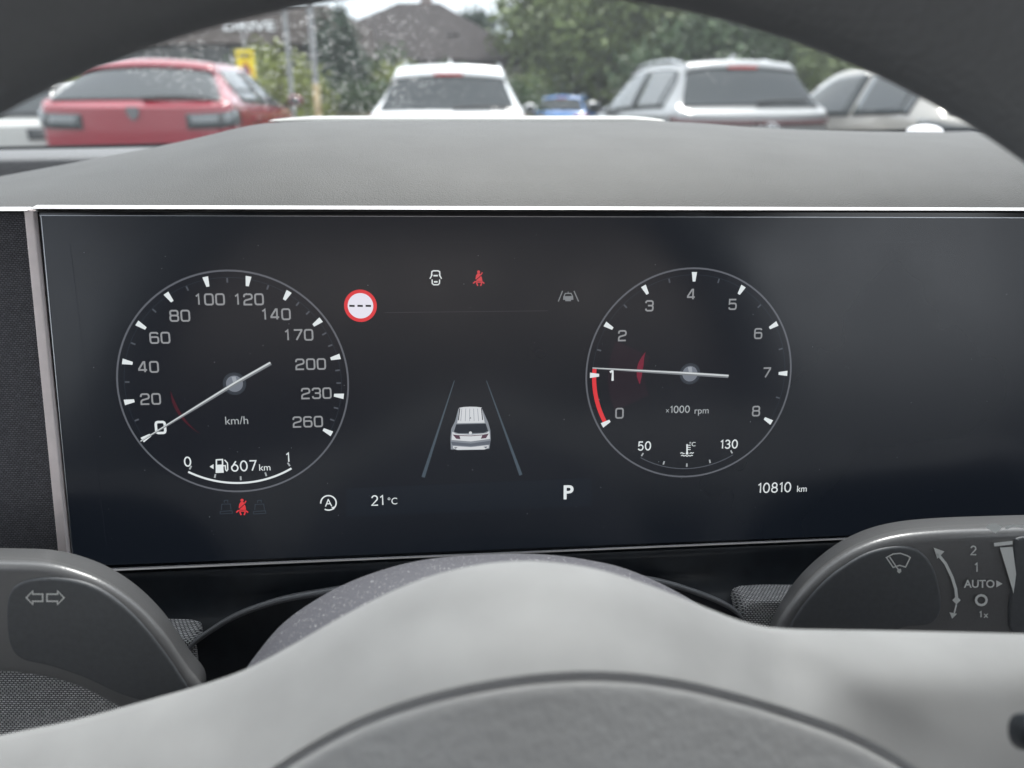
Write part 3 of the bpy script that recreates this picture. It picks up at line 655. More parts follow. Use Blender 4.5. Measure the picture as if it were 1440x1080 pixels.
def build_hub():
    cols = list(range(-480, 1901, 20)); H1 = []; ycut = {}
    NB, NA = 40, 40
    bandrows = [[] for _ in range(NB + 4)]; bagrows = [[] for _ in range(NA + 1)]
    for x in cols:
        s0 = sm(SIL, x, 24); sy = seam_y(x); bag = sy < 1230 and 240 < x < 1460
        r0 = ray(x, s0); p_0 = -math.degrees(math.atan2(-r0.z, r0.y)) + 9
        def phi(y):
            d = y - s0
            p = p_0 + (2 - p_0) * sstep(0, 10, d) + 10 * sstep(6, 50, d) + 5 * sstep(60, 170, d)
            # right hand spoke: flat top then face, with a valley where it meets the domed hub
            k = sstep(1080, 1240, x); p += k * 27 * sstep(925, 990, y)
            V = interp([(1060, 875), (1085, 893), (1182, 950), (1240, 992), (1300, 1020)], x)
            if 1040 < x < 1420: p += 11 * math.exp(-((y - V) / 34) ** 2) * sstep(1040, 1110, x) * (1 - sstep(1230, 1400, x))
            return p
        pt = atD(x, s0, .1515); pts = [pt]
        yend = (sy - 4) if bag else 1330
        for i in range(1, NB + 1):
            y = s0 + (yend - s0) * (i / NB) ** 1.5
            y_m = s0 + (yend - s0) * ((i - .5) / NB) ** 1.5
            d = ray(x, y); tn = math.tan(R(phi(y_m))); q = pts[-1] - CAM
            t = (q.z - tn * q.y) / (d.z - tn * d.y); pts.append(CAM + d * t)
        b0 = [pt + Vector((0, .012, -.04)), pt + Vector((0, .008, -.014)), pt + Vector((0, .0035, -.0042))]
        for r_, p in zip(bandrows, b0 + pts): r_.append(p)
        # groove then the airbag cover
        yb = yend; cur = pts[-1]
        for i in range(NA + 1):
            y = yb + (2.0 * i if i <= 14 else 28 + (1420 - yb - 28) * ((i - 14) / (NA - 14)) ** 1.2)
            ph = (72 if i <= 4 else 48 if i <= 5 else 12 if i <= 7 else 22 if i <= 9 else 36 if i <= 11 else 48 if i <= 14 else 55)
            if i == 0: cur = CAM + (pts[-1] - CAM) * 1.0035
            else:
                dd = ray(x, y); tn = math.tan(R(ph)); q = cur - CAM
                t = (q.z - tn * q.y) / (dd.z - tn * dd.y); t = min(t, .30); cur = CAM + dd * t
            if bag: bagrows[i].append(cur)
    b = MB(); b.grid(bandrows); b.build('hub_spokes', M['hub'], wheel, fixn=True)
    b = MB(); b.grid(bagrows); b.build('airbag_cover', M['bag'], wheel)
build_hub()
g = smooth_poly([atD(x, y, .121) for x, y in ((1442, 1016), (1464, 1006), (1534, 1008), (1554, 1040), (1534, 1066), (1464, 1062), (1442, 1046))], 4)
pillow(g, Vector((0, -.8, .6)), .0012, .004, 'spoke_button', M['black'], wheel)

# ------------------------------------------------------------------ stalks
NS = Vector((0.0, -.995, .08)).normalized()
def stalk(name, label, pts, face, Y, r=.0022, dep=.022):
    P0 = atY(700, 900, Y); e = empty(name, atP(sum(p[0] for p in pts) / len(pts), 900, P0, NS), label, 'stalk')
    PB = P0 - NS * .0125
    pillow(smooth_poly([atP(x, y + 12, P0, NS) for x, y in pts], 5), NS, r, dep, 'stalk_lever', M['stalk'], e, back=smooth_poly([atP(x, y, PB, NS) for x, y in pts], 5))
    P1 = P0 + NS * .0007
    fp = pillow(smooth_poly([atP(x, y, P1, NS) for x, y in face], 5), NS, .0008, .004, 'stalk_face', M['stalkface'], e, 4)
    return e, P0 + NS * .0009
def decal(name, shapes, P0, m, parent):
    """shapes in photo pixels on the plane of the stalk face: ('r', pts, width, closed) / ('p', pts) / ('t', text, centre, capheight)"""
    U = Vector((1, 0, 0)); V = NS.cross(U); k = (P0 - CAM).dot(CF_) / F
    b = MB(); g = G()
    for s_ in shapes:
        if s_[0] == 'r': g.rib([(p[0], -p[1]) for p in s_[1]], s_[2], s_[3] if len(s_) > 3 else False)
        elif s_[0] == 'p': g.poly([(p[0], -p[1]) for p in s_[1]])
        elif s_[0] == 'n': g.fig(s_[1], (s_[2][0], -s_[2][1]), s_[3], 2.0)
        elif s_[0] == 't': g.text(s_[1], (s_[2][0], -s_[2][1]), s_[3], bold=.02)
    return obj(name, [atP(a, -c_, P0, NS) for a, c_ in g.v], g.f, m, parent, smooth=False)
sl_, pl_ = stalk('turn_signal_stalk', 'broad dark turn signal stalk with two arrow outlines, left behind the wheel',
    [(-260, 778), (-100, 781), (0, 782), (60, 785), (108, 797), (150, 816), (190, 845), (225, 882), (258, 930), (284, 968), (270, 1010), (215, 1010), (165, 986), (110, 958), (60, 944), (0, 936), (-100, 930), (-260, 928)],
    [(8, 858), (14, 832), (32, 818), (70, 813), (115, 820), (152, 838), (188, 868), (220, 905), (250, 948), (266, 980), (220, 990), (170, 978), (120, 955), (70, 938), (30, 928), (12, 905)], .166)
arL = [(37, 840.5), (46, 831), (46, 835.5), (60, 835.5), (60, 845.5), (46, 845.5), (46, 850)]
arR = [(90, 840.5), (81, 831), (81, 835.5), (66, 835.5), (66, 845.5), (81, 845.5), (81, 850)]
decal('arrow_icon', [('r', arL, 2.0, True), ('r', arR, 2.0, True)], pl_, M['print'], sl_)
sr_, pr_ = stalk('wiper_stalk', 'dark wiper stalk with printed speed settings, right behind the wheel',
    [(1086, 905), (1092, 878), (1108, 850), (1132, 819), (1166, 788), (1206, 763), (1256, 746), (1320, 738), (1420, 734), (1560, 731), (1760, 731), (1760, 930), (1560, 934), (1300, 930), (1120, 926)],
    [(1107, 900), (1112, 880), (1130, 852), (1156, 822), (1186, 798), (1222, 778), (1262, 769), (1292, 774), (1312, 796), (1322, 828), (1324, 858), (1310, 878), (1270, 884), (1240, 900), (1160, 905)], .192)
wip = [('r', [(1246.5, 784), (1256, 779), (1266, 778), (1276, 781.5), (1280, 784), (1273.5, 797.5), (1265, 795), (1256, 798)], 1.8, True), ('r', [(1251, 783), (1264.5, 803)], 1.8), ('p', [(1262, 800), (1267, 800), (1267.5, 804), (1264.5, 806.5), (1261.5, 804)])]
decal('wiper_icon', wip, pr_, M['print'], sr_)
pm_ = pr_ - NS * .0002
marks = [('r', [(1318, 778), (1330, 793), (1339, 812), (1344, 828), (1345.5, 842)], 4.2), ('p', [(1313, 770), (1328, 775.5), (1318, 786)]), ('p', [(1339, 844), (1345, 838), (1351, 844), (1345, 850)]), ('r', [(1345, 850), (1342, 862)], 2.2), ('p', [(1335, 861), (1346, 863), (1339, 870)]),
         ('n', '2', (1369, 774), 12), ('n', '1', (1373, 798), 12), ('t', 'AUTO', (1377, 821), 10.5), ('p', [(1401, 816), (1410, 821), (1401, 826)]), ('n', '1', (1379, 864), 8), ('t', 'x', (1386.5, 864.5), 8),
         ('r', [(1380 + 7.5 * math.cos(a), 844 + 7 * math.sin(a)) for a in [k * .5236 for k in range(12)]], 3.4, True),
         ('p', [(1406, 770), (1424, 769), (1432, 830), (1434.5, 862), (1431, 862), (1424, 830)]), ('r', [(1398, 766), (1424, 763)], 5), ('p', [(1431, 870), (1436, 866), (1440, 870), (1436, 874)])]
decal('setting_marks', marks, pm_, M['print'], sr_)
tp = [('p', [(1386, 742), (1390, 737), (1402, 736.5), (1411, 740), (1406, 745), (1400, 750), (1394, 746)]), ('r', [(1414, 743), (1425, 739), (1438, 741), (1452, 738)], 4)]
decal('rear_wiper_icon', tp, pm_ + NS * .0006, M['print'], sr_)
q = smooth_poly([atP(x, y, pm_, NS) for x, y in ((1429, 900), (1427, 800), (1428, 764), (1433, 757), (1460, 755), (1560, 754), (1562, 900))], 4)
pillow(q, NS, .0006, .003, 'end_ring', M['stalkface'], sr_, 4)

# ================================================================== outside
def ground_mat():
    m = mat('asphalt', (.055, .056, .058), .9, noise=(3, .25), bump=(90, .4, .01)); return m
o = obj('ground', [(-550, -25, 0), (550, -25, 0), (550, 1005, 0), (-550, 1005, 0)], [(0, 1, 2, 3)], ground_mat(), smooth=False); o['kind'] = 'structure'
b = MB()
for x in [-7.2 + 2.6 * i for i in range(8)]: b.box((x, 10.4, .004), (.1, 5, .004))
o = b.build('bay_markings', mat('road paint', (.7, .7, .68), .7, noise=(20, .2)), None, False); o['kind'] = 'structure'

GLASS = mat('car window glass', (.03, .036, .04), .06, spec=.55)
TYRE = mat('tyre rubber', (.02, .02, .02), .85); RIM_ = mat('alloy', (.5, .5, .52), .3, metal=.9)
CLAD = mat('grey cladding', (.03, .031, .033), .7); LAMP = mat('tail lamp red', (.42, .02, .02), .15, coat=.8)
CHROME = mat('bright chrome', (.75, .76, .78), .15, metal=1); SMOKE = mat('smoked lamp glass', (.05, .055, .06), .12, coat=.7); LAMPG = mat('grey lamp blade', (.17, .19, .20), .15, coat=.6)
class Car:
    def __init__(s, name, label, paint, loc, rz, W=1.84, H=1.66, L=4.4, rake=.34, belt=1.02, group='cars parked in the lot', cant=0.0):
        s.e = empty(name, loc, label, 'car', group, rz); s.paint = paint
        w1, bl = W / 2, belt; s.W = W; s.L = L; s.H = H
        r = w1 * .70
        # y, w_low, w_belt, w_roof, z_belt, z_top, z_bottom
        st = [(-.06, .0, .0, .0, bl - .06, bl - .03, .42), (-.05, .45, .45, .42, bl - .06, bl - .03, .40), (-.02, .84, .82, .74, bl - .05, bl - .01, .36), (.05, .95, .93, .84, bl - .03, bl + .03, .30),
              (.15, .985, .955, .84, bl - .01, bl + .10, .26), (.15 + rake * .9, 1, .955, .70, bl, H - .13, .24), (.15 + rake * 1.3, 1, .95, .675, bl, H - .05, .22), (1.0, 1, .95, .665, bl - .01, H - .012, .2), (1.7, 1, .95, .67, bl - .03, H, .2),
              (2.35, 1, .95, .67, bl - .05, H - .03, .2), (2.75, 1, .95, .69, bl - .06, H - .14, .2), (3.35, 1, .95, .80, bl - .08, bl + .08, .2), (3.55, .99, .94, .80, bl - .10, bl - .01, .2), (4.0, .97, .90, .76, bl - .16, bl - .08, .22), (4.3, .86, .80, .66, bl - .26, bl - .2, .26), (4.4, .5, .45, .4, bl - .34, bl - .3, .3), (4.42, 0, 0, 0, bl - .36, bl - .34, .34)]
        k = L / 4.42; s.ring = []
        for y, a, b_, c_, zb, zt, z0 in st:
            a, b_, c_ = a * w1, b_ * w1, c_ * w1; ed = min(.085, (zt - zb) * .3)
            s.ring.append([Vector(p) for p in ((0, y * k, z0), (a * .92, y * k, z0), (a, y * k, z0 + .14), (a, y * k, .66 if zb > .72 else zb - .06), (b_, y * k, zb), (c_, y * k, zt - ed), (c_ * .82, y * k, zt - ed * .35), (0, y * k, zt))])
        s.body = s.patch('body', s.paint, 0, 16, 0, 7, 8, 5, 0, both=True, solid=0)
    def at(s, a, t):
        NR, NT = len(s.ring), 8
        i = min(int(a), NR - 2); j = min(int(t), NT - 2); u, v = a - i, t - j
        def row(r_):
            q = s.ring[max(0, min(NR - 1, r_))]
            def pt(jj):
                if jj > NT - 1:
                    p = q[2 * (NT - 1) - jj]; return Vector((-p.x, p.y, p.z))
                if jj < 0:
                    p = q[-jj]; return Vector((-p.x, p.y, p.z))
                return q[jj]
            return cr_(pt(j - 1), pt(j), pt(j + 1), pt(j + 2), v)
        return cr_(row(i - 1), row(i), row(i + 1), row(i + 2), u)
    def nrm(s, a, t):
        e = .03; d1 = s.at(min(16, a + e), t) - s.at(max(0, a - e), t); d2 = s.at(a, min(7, t + e)) - s.at(a, max(0, t - e))
        n_ = d1.cross(d2)
        if n_.length < 1e-9: return Vector((0, 0, 1))
        n_.normalize(); p = s.at(a, t); c = Vector((0, s.L * .5, .8))
        return n_ if n_.dot(p - c) > 0 else -n_
    def patch(s, name, m, a0, a1, t0, t1, na, nt_, off, both=False, side=1, solid=.012, parent=None, shape=None):
        if name == 'body': A = [i / na for i in range(a0 * na, a1 * na + 1)]; T = [i / nt_ for i in range(t0 * nt_, t1 * nt_ + 1)]
        else: A = [a0 + (a1 - a0) * i / na for i in range(na + 1)]; T = [t0 + (t1 - t0) * i / nt_ for i in range(nt_ + 1)]
        rows = []
        for a in A:
            row = []
            for t in T:
                a_, t_ = shape(a, t) if shape else (a, t)
                p = s.at(a_, t_) + (s.nrm(a_, t_) * off if off else Vector())
                row.append(p)
            if both:
                mir = [Vector((-p.x, p.y, p.z)) for p in row]
                row = row + mir[::-1][1 if abs(row[-1].x) < 1e-4 else 0:]
            elif side < 0: row = [Vector((-p.x, p.y, p.z)) for p in row]
            rows.append(row)
        b = MB(); b.grid(rows); o = b.build(name, m, parent or s.e, local=True)
        bm = bmesh.new(); bm.from_mesh(o.data); bmesh.ops.remove_doubles(bm, verts=bm.verts, dist=1e-4); bmesh.ops.recalc_face_normals(bm, faces=bm.faces); bm.to_mesh(o.data); bm.free()
        if solid: sm_ = o.modifiers.new('thick', 'SOLIDIFY'); sm_.thickness = solid; sm_.offset = 0
        return o
    def std(s, rear_glass=(3.75, 5.35, 5.12), lamps=LAMP, lamp=(3.5, 3.98, 1.2, 4.6), rails=True, spoiler=True, brake=True, wiper=True, fin=True):
        a0, a1, t0 = rear_glass
        def rs(a, t):      # rounded outline
            f = (a - a0) / (a1 - a0); e = abs(2 * f - 1) ** 4 * .10
            return a, max(t, t0 + e) if t < t0 + .3 else t
        rg_ = s.patch('rear_window', GLASS, a0, a1, t0, 7, 14, 16, .008, both=True, shape=rs)
        for sd_ in (1, -1):
            for nm, x0, x1, tt in (('front_side_window', 7.95, 10.35, 4.94), ('rear_side_window', 6.3, 7.85, 4.94), ('quarter_window', 5.45, 6.2, 4.86)):
                def fs(a, t):
                    f = (a - x0) / (x1 - x0); lim = tt
                    if nm == 'front_side_window': lim = tt - max(0, f - .45) * .5
                    if nm == 'quarter_window': lim = tt - (1 - f) * .45
                    return a, 4.08 + (t - 4.08) * (lim - 4.08) / (tt - 4.08)
                s.patch(nm, GLASS, x0, x1, 4.08, tt, 10, 8, .006, side=sd_, shape=fs)
            s.patch('tail_lamp', lamps, lamp[2], lamp[3], lamp[0], lamp[1], 12, 5, .012, side=sd_)
        s.patch('windscreen', GLASS, 10.15, 11.05, 5.15, 7, 8, 8, .008, both=True)
        if spoiler: s.patch('roof_spoiler', s.paint, a1 - .06, a1 + .85, 5.05, 7, 6, 12, .022, both=True, solid=.03)
        if brake:
            p = s.at(a1 - .02, 7) + Vector((0, -.03, .012)); MB().box(p, (.34, .03, .03)).build('brake_lamp', LAMP, s.e, False, True)
        s.patch('rear_bumper', CLAD, .3, 3.4, 1.9, 2.7, 14, 5, .02, both=False, side=1); s.patch('rear_bumper', CLAD, .3, 3.4, 1.9, 2.7, 14, 5, .02, side=-1)
        for sd_ in (1, -1):
            if rails:
                pts = [s.at(a, 5.35) + Vector((0, 0, .035 if 6.9 < a < 9.3 else .012)) for a in (6.5, 6.8, 7.2, 7.8, 8.4, 9.0, 9.5, 9.8)]
                MB().tube([(p.x * sd_, p.y, p.z) for p in pts], .018, 8).build('roof_rail', CHROME, s.e, local=True)
            p = s.at(10.6, 4.1); c = Vector((sd_ * (p.x + .15), p.y - .02, p.z + .10))
            mr = MB().ball(c, (.10, .06, .07)).build('mirror', s.paint, s.e, local=True)
            MB().tube([Vector((sd_ * (p.x - .02), p.y, p.z + .03)), c], .022, 6).build('mirror_arm', CLAD, mr, local=True)
            MB().ball(c + Vector((0, -.045, 0)), (.08, .03, .055)).build('mirror_glass', GLASS, mr, local=True)
            for a in (7.0, 9.2):
                p = s.at(a, 3.75); dh = MB().box((sd_ * (p.x + .02), p.y, p.z), (.03, .22, .035)).build('door_handle', s.paint, s.e, False, True); bevel(dh, .008)
            for y in (.19 * s.L, .80 * s.L):
                x = sd_ * (s.W / 2 - .09)
                tw = MB().tube([(x - .11 * sd_, y, .34), (x - .10 * sd_, y, .34), (x + .09 * sd_, y, .34), (x + .105 * sd_, y, .34)], [.30, .34, .34, .30], 28).build('wheel', TYRE, s.e, local=True)
                b = MB()
                for k in range(5):
                    a = k * 2 * math.pi / 5; b.tube([(x + .10 * sd_, y, .34), (x + .108 * sd_, y + .22 * math.cos(a), .34 + .22 * math.sin(a))], [.05, .03], 6)
                b.tube([(x + .106 * sd_, y + .23 * math.cos(q_), .34 + .23 * math.sin(q_)) for q_ in [2 * math.pi * i / 24 for i in range(25)]], .015, 6, cap=False)
                b.build('wheel_rim', RIM_, tw, local=True)
                ar = MB(); ar.tube([(sd_ * (s.W / 2 + .005), y + .41 * math.cos(q_), .36 + .41 * math.sin(q_)) for q_ in [R(-5 + 190 * i / 20) for i in range(21)]], .05, 8); ar.build('wheel_arch', CLAD, s.e, local=True)
        p = s.at(6.6, 7)
        if fin: MB().add([p + Vector(q_) for q_ in ((-.02, .1, 0), (.02, .1, 0), (.025, -.12, 0), (-.025, -.12, 0), (0, -.12, .075), (0, -.06, .07))], [(0, 1, 5), (1, 2, 4, 5), (2, 3, 4), (3, 0, 5, 4), (0, 3, 2, 1)]).build('roof_antenna', s.paint, s.e, False, True)
        if wiper:
            q0 = s.at(a0 + .12, 6.9) + Vector((0, -.03, .01)); q1 = s.at(a0 + .3, 5.9) + Vector((0, -.03, .015)); MB().tube([q0, q0.lerp(q1, .5) + Vector((0, -.01, .01)), q1], [.016, .012, .008], 6).build('rear_wiper', CLAD, s.e, local=True)
        return s
def paint(name, rgb, rough=.22, metal=.0): return mat(name, rgb, rough, metal=metal, noise=(2, .03), coat=.8)
def place(px, zc): return ((px - 720) / F * zc, zc / CP * 1.0 - .0, 0)
def locpx(px, Y): return (atY(px, 150, Y).x, Y, 0)
white = Car('white_car', 'white estate-style car with roof rails, seen square from behind in mid picture', paint('white paint', (.78, .79, .79)), locpx(628, 9.15), R(0), 1.84, 1.65, 4.5, .36, 1.07).std(rear_glass=(3.6, 4.92, 5.2), lamp=(3.45, 4.0, 2.0, 4.4))
red = Car('red_car', 'red car on the left with smoked tail lamps and a shield badge', paint('red paint', (.25, .008, .024)), locpx(189, 7.75), R(6), 1.86, 1.63, 4.4, .42, 1.17)
red.std(rear_glass=(3.4, 5.2, 5.12), lamps=SMOKE, lamp=(3.62, 3.93, 1.15, 4.3), rails=False, brake=False, fin=False)
for sd_ in (1, -1):
    for k in range(3): red.patch('lamp_blade', LAMPG, 1.25 + k * .98, 1.25 + k * .98 + .75, 3.68, 3.86, 4, 3, .022, side=sd_)
silver = Car('silver_car', 'silver car with a slim light bar across its tailgate, right of the white car', paint('silver paint', (.27, .275, .28), .3, .4), locpx(1063, 8.75), R(8.5), 1.86, 1.67, 4.4, .34, 1.10)
DRED = mat('dark red bar', (.10, .035, .04), .2, coat=.6)
silver.std(rear_glass=(3.8, 5.1, 5.08), lamps=DRED, lamp=(3.76, 3.91, 1.6, 4.0), rails=True, brake=True)
for sd_ in (1, -1): silver.patch('light_bar', DRED, .02, 2.2, 3.74, 3.92, 14, 3, .014, side=sd_)
beige = Car('beige_car', 'beige car far right, its side windows showing past the silver car', paint('beige paint', (.36, .34, .31), .25, .2), locpx(1452, 7.5), R(9), 1.8, 1.60, 4.3, .4, 1.05).std(lamps=SMOKE, rails=False)
blue = Car('blue_car', 'small blue car standing far off between the white and the silver car', paint('blue paint', (.06, .20, .50)), locpx(786, 25), R(-14), 1.76, 1.46, 4.0, .3, .95).std(rails=False)
Car('white_car', 'white car half hidden behind the small blue car', paint('far white paint', (.7, .7, .7)), locpx(800, 31), R(60), 1.8, 1.5, 4.4, .4, .95).std(rails=False)
Car('grey_car', 'pale grey car at the far left edge beyond the red car', paint('pale grey paint', (.5, .5, .48)), locpx(-28, 9.2), R(4), 1.8, 1.5, 4.3, .36, .98).std(lamps=SMOKE, rails=False)
# badges on the two tailgates
def badge(car, name, polys, zc, sc_, m, xo=0):
    b = MB(); y = -.066 * car.L / 4.42 - .012
    for pl in polys:
        L = len(pl); b.add([(xo + a * sc_, y, zc + c_ * sc_) for a, c_ in pl] + [(xo + a * sc_, y + .012, zc + c_ * sc_) for a, c_ in pl], [tuple(range(L)), tuple(range(2 * L - 1, L - 1, -1))] + [(i, (i + 1) % L, L + (i + 1) % L, L + i) for i in range(L)])
    b.build(name, m, car.e, False, True)
badge(red, 'shield_badge', [[(-1, 1), (1, 1), (1, -.1), (.6, -.8), (0, -1.25), (-.6, -.8), (-1, -.1)]], 1.10, .055, mat('dark badge', (.16, .16, .17), .25, metal=.7))
ov = [(math.cos(a), .55 * math.sin(a)) for a in [2 * math.pi * i / 28 for i in range(28)]]
ovs = [[ov[i], ov[(i + 1) % 28], (ov[(i + 1) % 28][0] * .82, ov[(i + 1) % 28][1] * .78), (ov[i][0] * .82, ov[i][1] * .78)] for i in range(28)]
badge(silver, 'oval_badge', ovs + [[(-.42, -.4), (-.26, -.4), (-.06, .4), (-.22, .4)], [(.22, -.4), (.06, -.4), (.26, .4), (.42, .4)][::1], [(-.25, -.06), (.2, -.0), (.22, .1), (-.22, .06)]], .93, .115, CHROME, .14)

# ------------------------------------------------------------------ buildings
house = empty('house', (-1, 38, 0), 'house with a broad dark brown hipped roof behind the trees', 'house')
def hip():
    Y0 = 33.0
    L_, R_ = atY(375, 118, Y0), atY(752, 104, Y0); zt = atY(590, 4, Y0 + 5); ze = 2.9
    xl, xr = L_.x, R_.x; rl, rr = atY(560, 8, Y0 + 5).x, atY(618, 6, Y0 + 5).x; z = zt.z
    A, B_, C_, D = (xl, Y0, ze), (xr, Y0, ze), (xr, Y0 + 10, ze), (xl, Y0 + 10, ze); E_, F_ = (rl, Y0 + 5, z), (rr, Y0 + 5, z)
    low = [(p[0], p[1], p[2] - .2) for p in (A, B_, C_, D)]
    b = MB(); b.add([A, B_, C_, D, E_, F_] + low, [(0, 1, 5, 4), (1, 2, 5), (2, 3, 4, 5), (3, 0, 4), (0, 6, 7, 1), (1, 7, 8, 2), (2, 8, 9, 3), (3, 9, 6, 0), (6, 9, 8, 7)])
    m = mat('brown roof tiles', (.045, .038, .038), .9, spec=.15, noise=(6, .3)); nn = m.node_tree
    wv_ = nn.nodes.new('ShaderNodeTexWave'); wv_.bands_direction = 'Z'; wv_.inputs['Scale'].default_value = 2.2; wv_.inputs['Distortion'].default_value = 1
    co_ = nn.nodes.new('ShaderNodeTexCoord'); bn = nn.nodes.new('ShaderNodeBump'); bn.inputs['Distance'].default_value = .06
    nn.links.new(co_.outputs['Object'], wv_.inputs[0]); nn.links.new(wv_.outputs['Fac'], bn.inputs['Height']); nn.links.new(bn.outputs[0], nn.nodes['Principled BSDF'].inputs['Normal'])
    rf = b.build('roof', m, house, False)
    cp = atY(600, 12, Y0 + 5); MB().box((cp.x, cp.y, cp.z + .1), (.5, .5, .7)).build('chimney', mat('chimney brick', (.2, .16, .15), .9, noise=(15, .2)), rf, False)
    for px, py in ((637, 55), (516, 60)):
        q_ = atY(px, py, Y0 + 2.0); MB().box((q_.x, q_.y + .2, q_.z), (.5, .7, .4)).build('roof_vent', m, rf, False)
    wl = MB().box(((xl + xr) / 2, Y0 + 5, 1.3), (xr - xl - 1, 8.8, 2.9)).build('wall', mat('render wall', (.42, .40, .36), .9, noise=(5, .1)), house, False)
    for i in range(4):
        x = xl + 1.8 + i * (xr - xl - 3.6) / 3; wd = MB().box((x, Y0 + .6, 1.5), (1.3, .1, 1.2)).build('window', GLASS, house, False)
        MB().box((x, Y0 + .56, .85), (1.5, .12, .08)).box((x, Y0 + .57, 1.5), (.06, .08, 1.2)).build('window_frame', mat('frame white', (.7, .7, .7), .6), wd, False)
hip()
shop = empty('showroom', (-14, 26, 0), 'flat-roofed showroom with a brown fascia lettered in white, far left', 'building')
Yb = 24.0
p0, p1 = atY(150, 61, Yb), atY(462, 56, Yb); zt = atY(400, 6, Yb).z
MB().box(((p0.x - 6 + p1.x) / 2, Yb + 4, (p0.z + zt) / 2), (p1.x - p0.x + 6, 8, zt - p0.z)).build('fascia', mat('brown cladding', (.115, .092, .082), .7, noise=(1.5, .12)), shop, False)
pr = atY(334, 60, Yb); MB().box(((pr.x - 22 + pr.x) / 2, Yb + 4.5, p0.z / 2 - .01), (22, 7, p0.z - .02)).build('wall', mat('pale grey panel', (.30, .31, .32), .6, noise=(.8, .12)), shop, False)
for k in range(5): 
    x = pr.x - 1.6 - k * 2.6; wd = MB().box((x, Yb + .98, 1.55), (2.0, .1, 2.5)).build('window', GLASS, shop, False); MB().box((x, Yb + .92, 1.55), (.06, .06, 2.5)).box((x, Yb + .92, 2.83), (2.1, .08, .06)).build('window_frame', CLAD, wd, False)
vs, fs = text_mesh('DRIVE', .02); k = (atY(388, 42, Yb).x - atY(314, 42, Yb).x) / max(v[0] for v in vs); zb = atY(388, 43, Yb).z
b = MB(); X0 = atY(314, 42, Yb).x
b.add([(X0 + v[0] * k, Yb - .06, zb + v[1] * k * .62) for v in vs], fs); b.add([(X0 + v[0] * k, Yb - .04, zb + v[1] * k * .62) for v in vs], fs)
b.build('fascia_lettering', mat('letter white', (.85, .85, .85), .4), shop, False)
p2 = atY(458, 58, Yb); MB().tube([(p2.x - .3, Yb + .6, 0), (p2.x - .3, Yb + .6, p2.z)], .09, 10).build('canopy_post', mat('post grey', (.35, .36, .37), .5), shop)
# little distant house on the right, behind the trees
hb = empty('house', (24, 52, 0), 'small pink-walled house among the trees beyond the silver car', 'house')
q0 = atY(1166, 112, 48); MB().box((q0.x, 52, 2.6), (3.4, 6, 5.2)).build('wall', mat('pink render', (.45, .33, .28), .9, noise=(3, .1)), hb, False)
MB().add([(q0.x - 2.1, 48.6, 5.2), (q0.x + 2.1, 48.6, 5.2), (q0.x + 2.1, 55.4, 5.2), (q0.x - 2.1, 55.4, 5.2), (q0.x, 48.6, 6.2), (q0.x, 55.4, 6.2)], [(0, 1, 4), (1, 2, 5, 4), (2, 3, 5), (3, 0, 4, 5), (0, 3, 2, 1)]).build('roof', mat('red roof', (.2, .1, .08), .8, noise=(5, .2)), hb, False)
MB().box((q0.x - .5, 48.98, 3.6), (1, .08, 1.2)).build('window', GLASS, hb, False)

# ------------------------------------------------------------------ poles and sign
def post(name, label, px, Y, top, r, m, parts):
    x = atY(px, 150, Y).x; e = empty(name, (x, Y, 0), label, 'post')
    MB().tube([(x, Y, 0), (x, Y, top)], [r, r * .8], 12).build('shaft', m, e)
    parts(e, x, Y, top)
    return e
PG = mat('galvanised grey', (.24, .25, .255), .55, metal=.3, noise=(4, .1)); RU = mat('rusty paint', (.42, .30, .13), .8, noise=(12, .5, (.5, .42, .25)))
def lampparts(e, x, Y, top):
    MB().tube([(x, Y, 0), (x, Y, atY(447, 118, Y).z)], .056, 12).build('base_sleeve', RU, e)
    MB().box((x, Y - .35, top + .02), (.16, .8, .07)).build('lamp_head', PG, e, False)
post('lamp_post', 'grey lamp post with a rusty yellow lower sleeve, left of the white car', 447, 13, 6.2, .05, PG, lampparts)
post('flag_pole', 'slim plain grey pole just left of the lamp post', 412, 14, 6.0, .042, PG, lambda e, x, Y, top: MB().ball((x, Y, top + .05), (.07, .07, .07)).build('finial', PG, e))
post('white_post', 'pair of pale posts standing above the roof of the silver car', 1021, 24, 4.0, .11, mat('white post', (.7, .7, .68), .6), lambda e, x, Y, top: (MB().tube([(x + .42, Y, 0), (x + .42, Y, top - .3)], .13, 10).build('second_shaft', mat('white post b', (.62, .62, .6), .6), e), MB().box((x + .2, Y, top - .5), (.6, .06, .5)).build('cross_board', PG, e, False))[0])
Ys = 12.5
sx0, sx1, zt, zb = atY(333, 90, Ys).x, atY(358, 90, Ys).x, atY(345, 70, Ys).z, atY(345, 113, Ys).z
sg_ = empty('warning_sign', ((sx0 + sx1) / 2, Ys, 0), 'upright yellow warning sign with a dark triangle, beside the red car', 'sign')
cx = (sx0 + sx1) / 2
bevel(MB().box((cx, Ys, (zt + zb) / 2), (sx1 - sx0, .03, zt - zb)).build('board', mat('sign yellow', (.74, .62, .0), .5, noise=(4, .05)), sg_, False), .01)
MB().tube([(cx, Ys + .05, 0), (cx, Ys + .05, zt + .25)], .025, 8).build('pole', PG, sg_)
h_ = (zt - zb)
def tri(s_, cz, y): return [(cx - .5 * s_, y, cz - .4 * s_), (cx + .5 * s_, y, cz - .4 * s_), (cx, y, cz + .46 * s_)]
MB().add(tri(.20, zb + h_ * .42, Ys - .018), [(0, 1, 2)]).build('triangle', mat('sign red', (.45, .05, .04), .5), sg_, False)
MB().add(tri(.11, zb + h_ * .41, Ys - .021), [(0, 1, 2)]).build('triangle_face', mat('sign dark', (.10, .08, .08), .5), sg_, False)
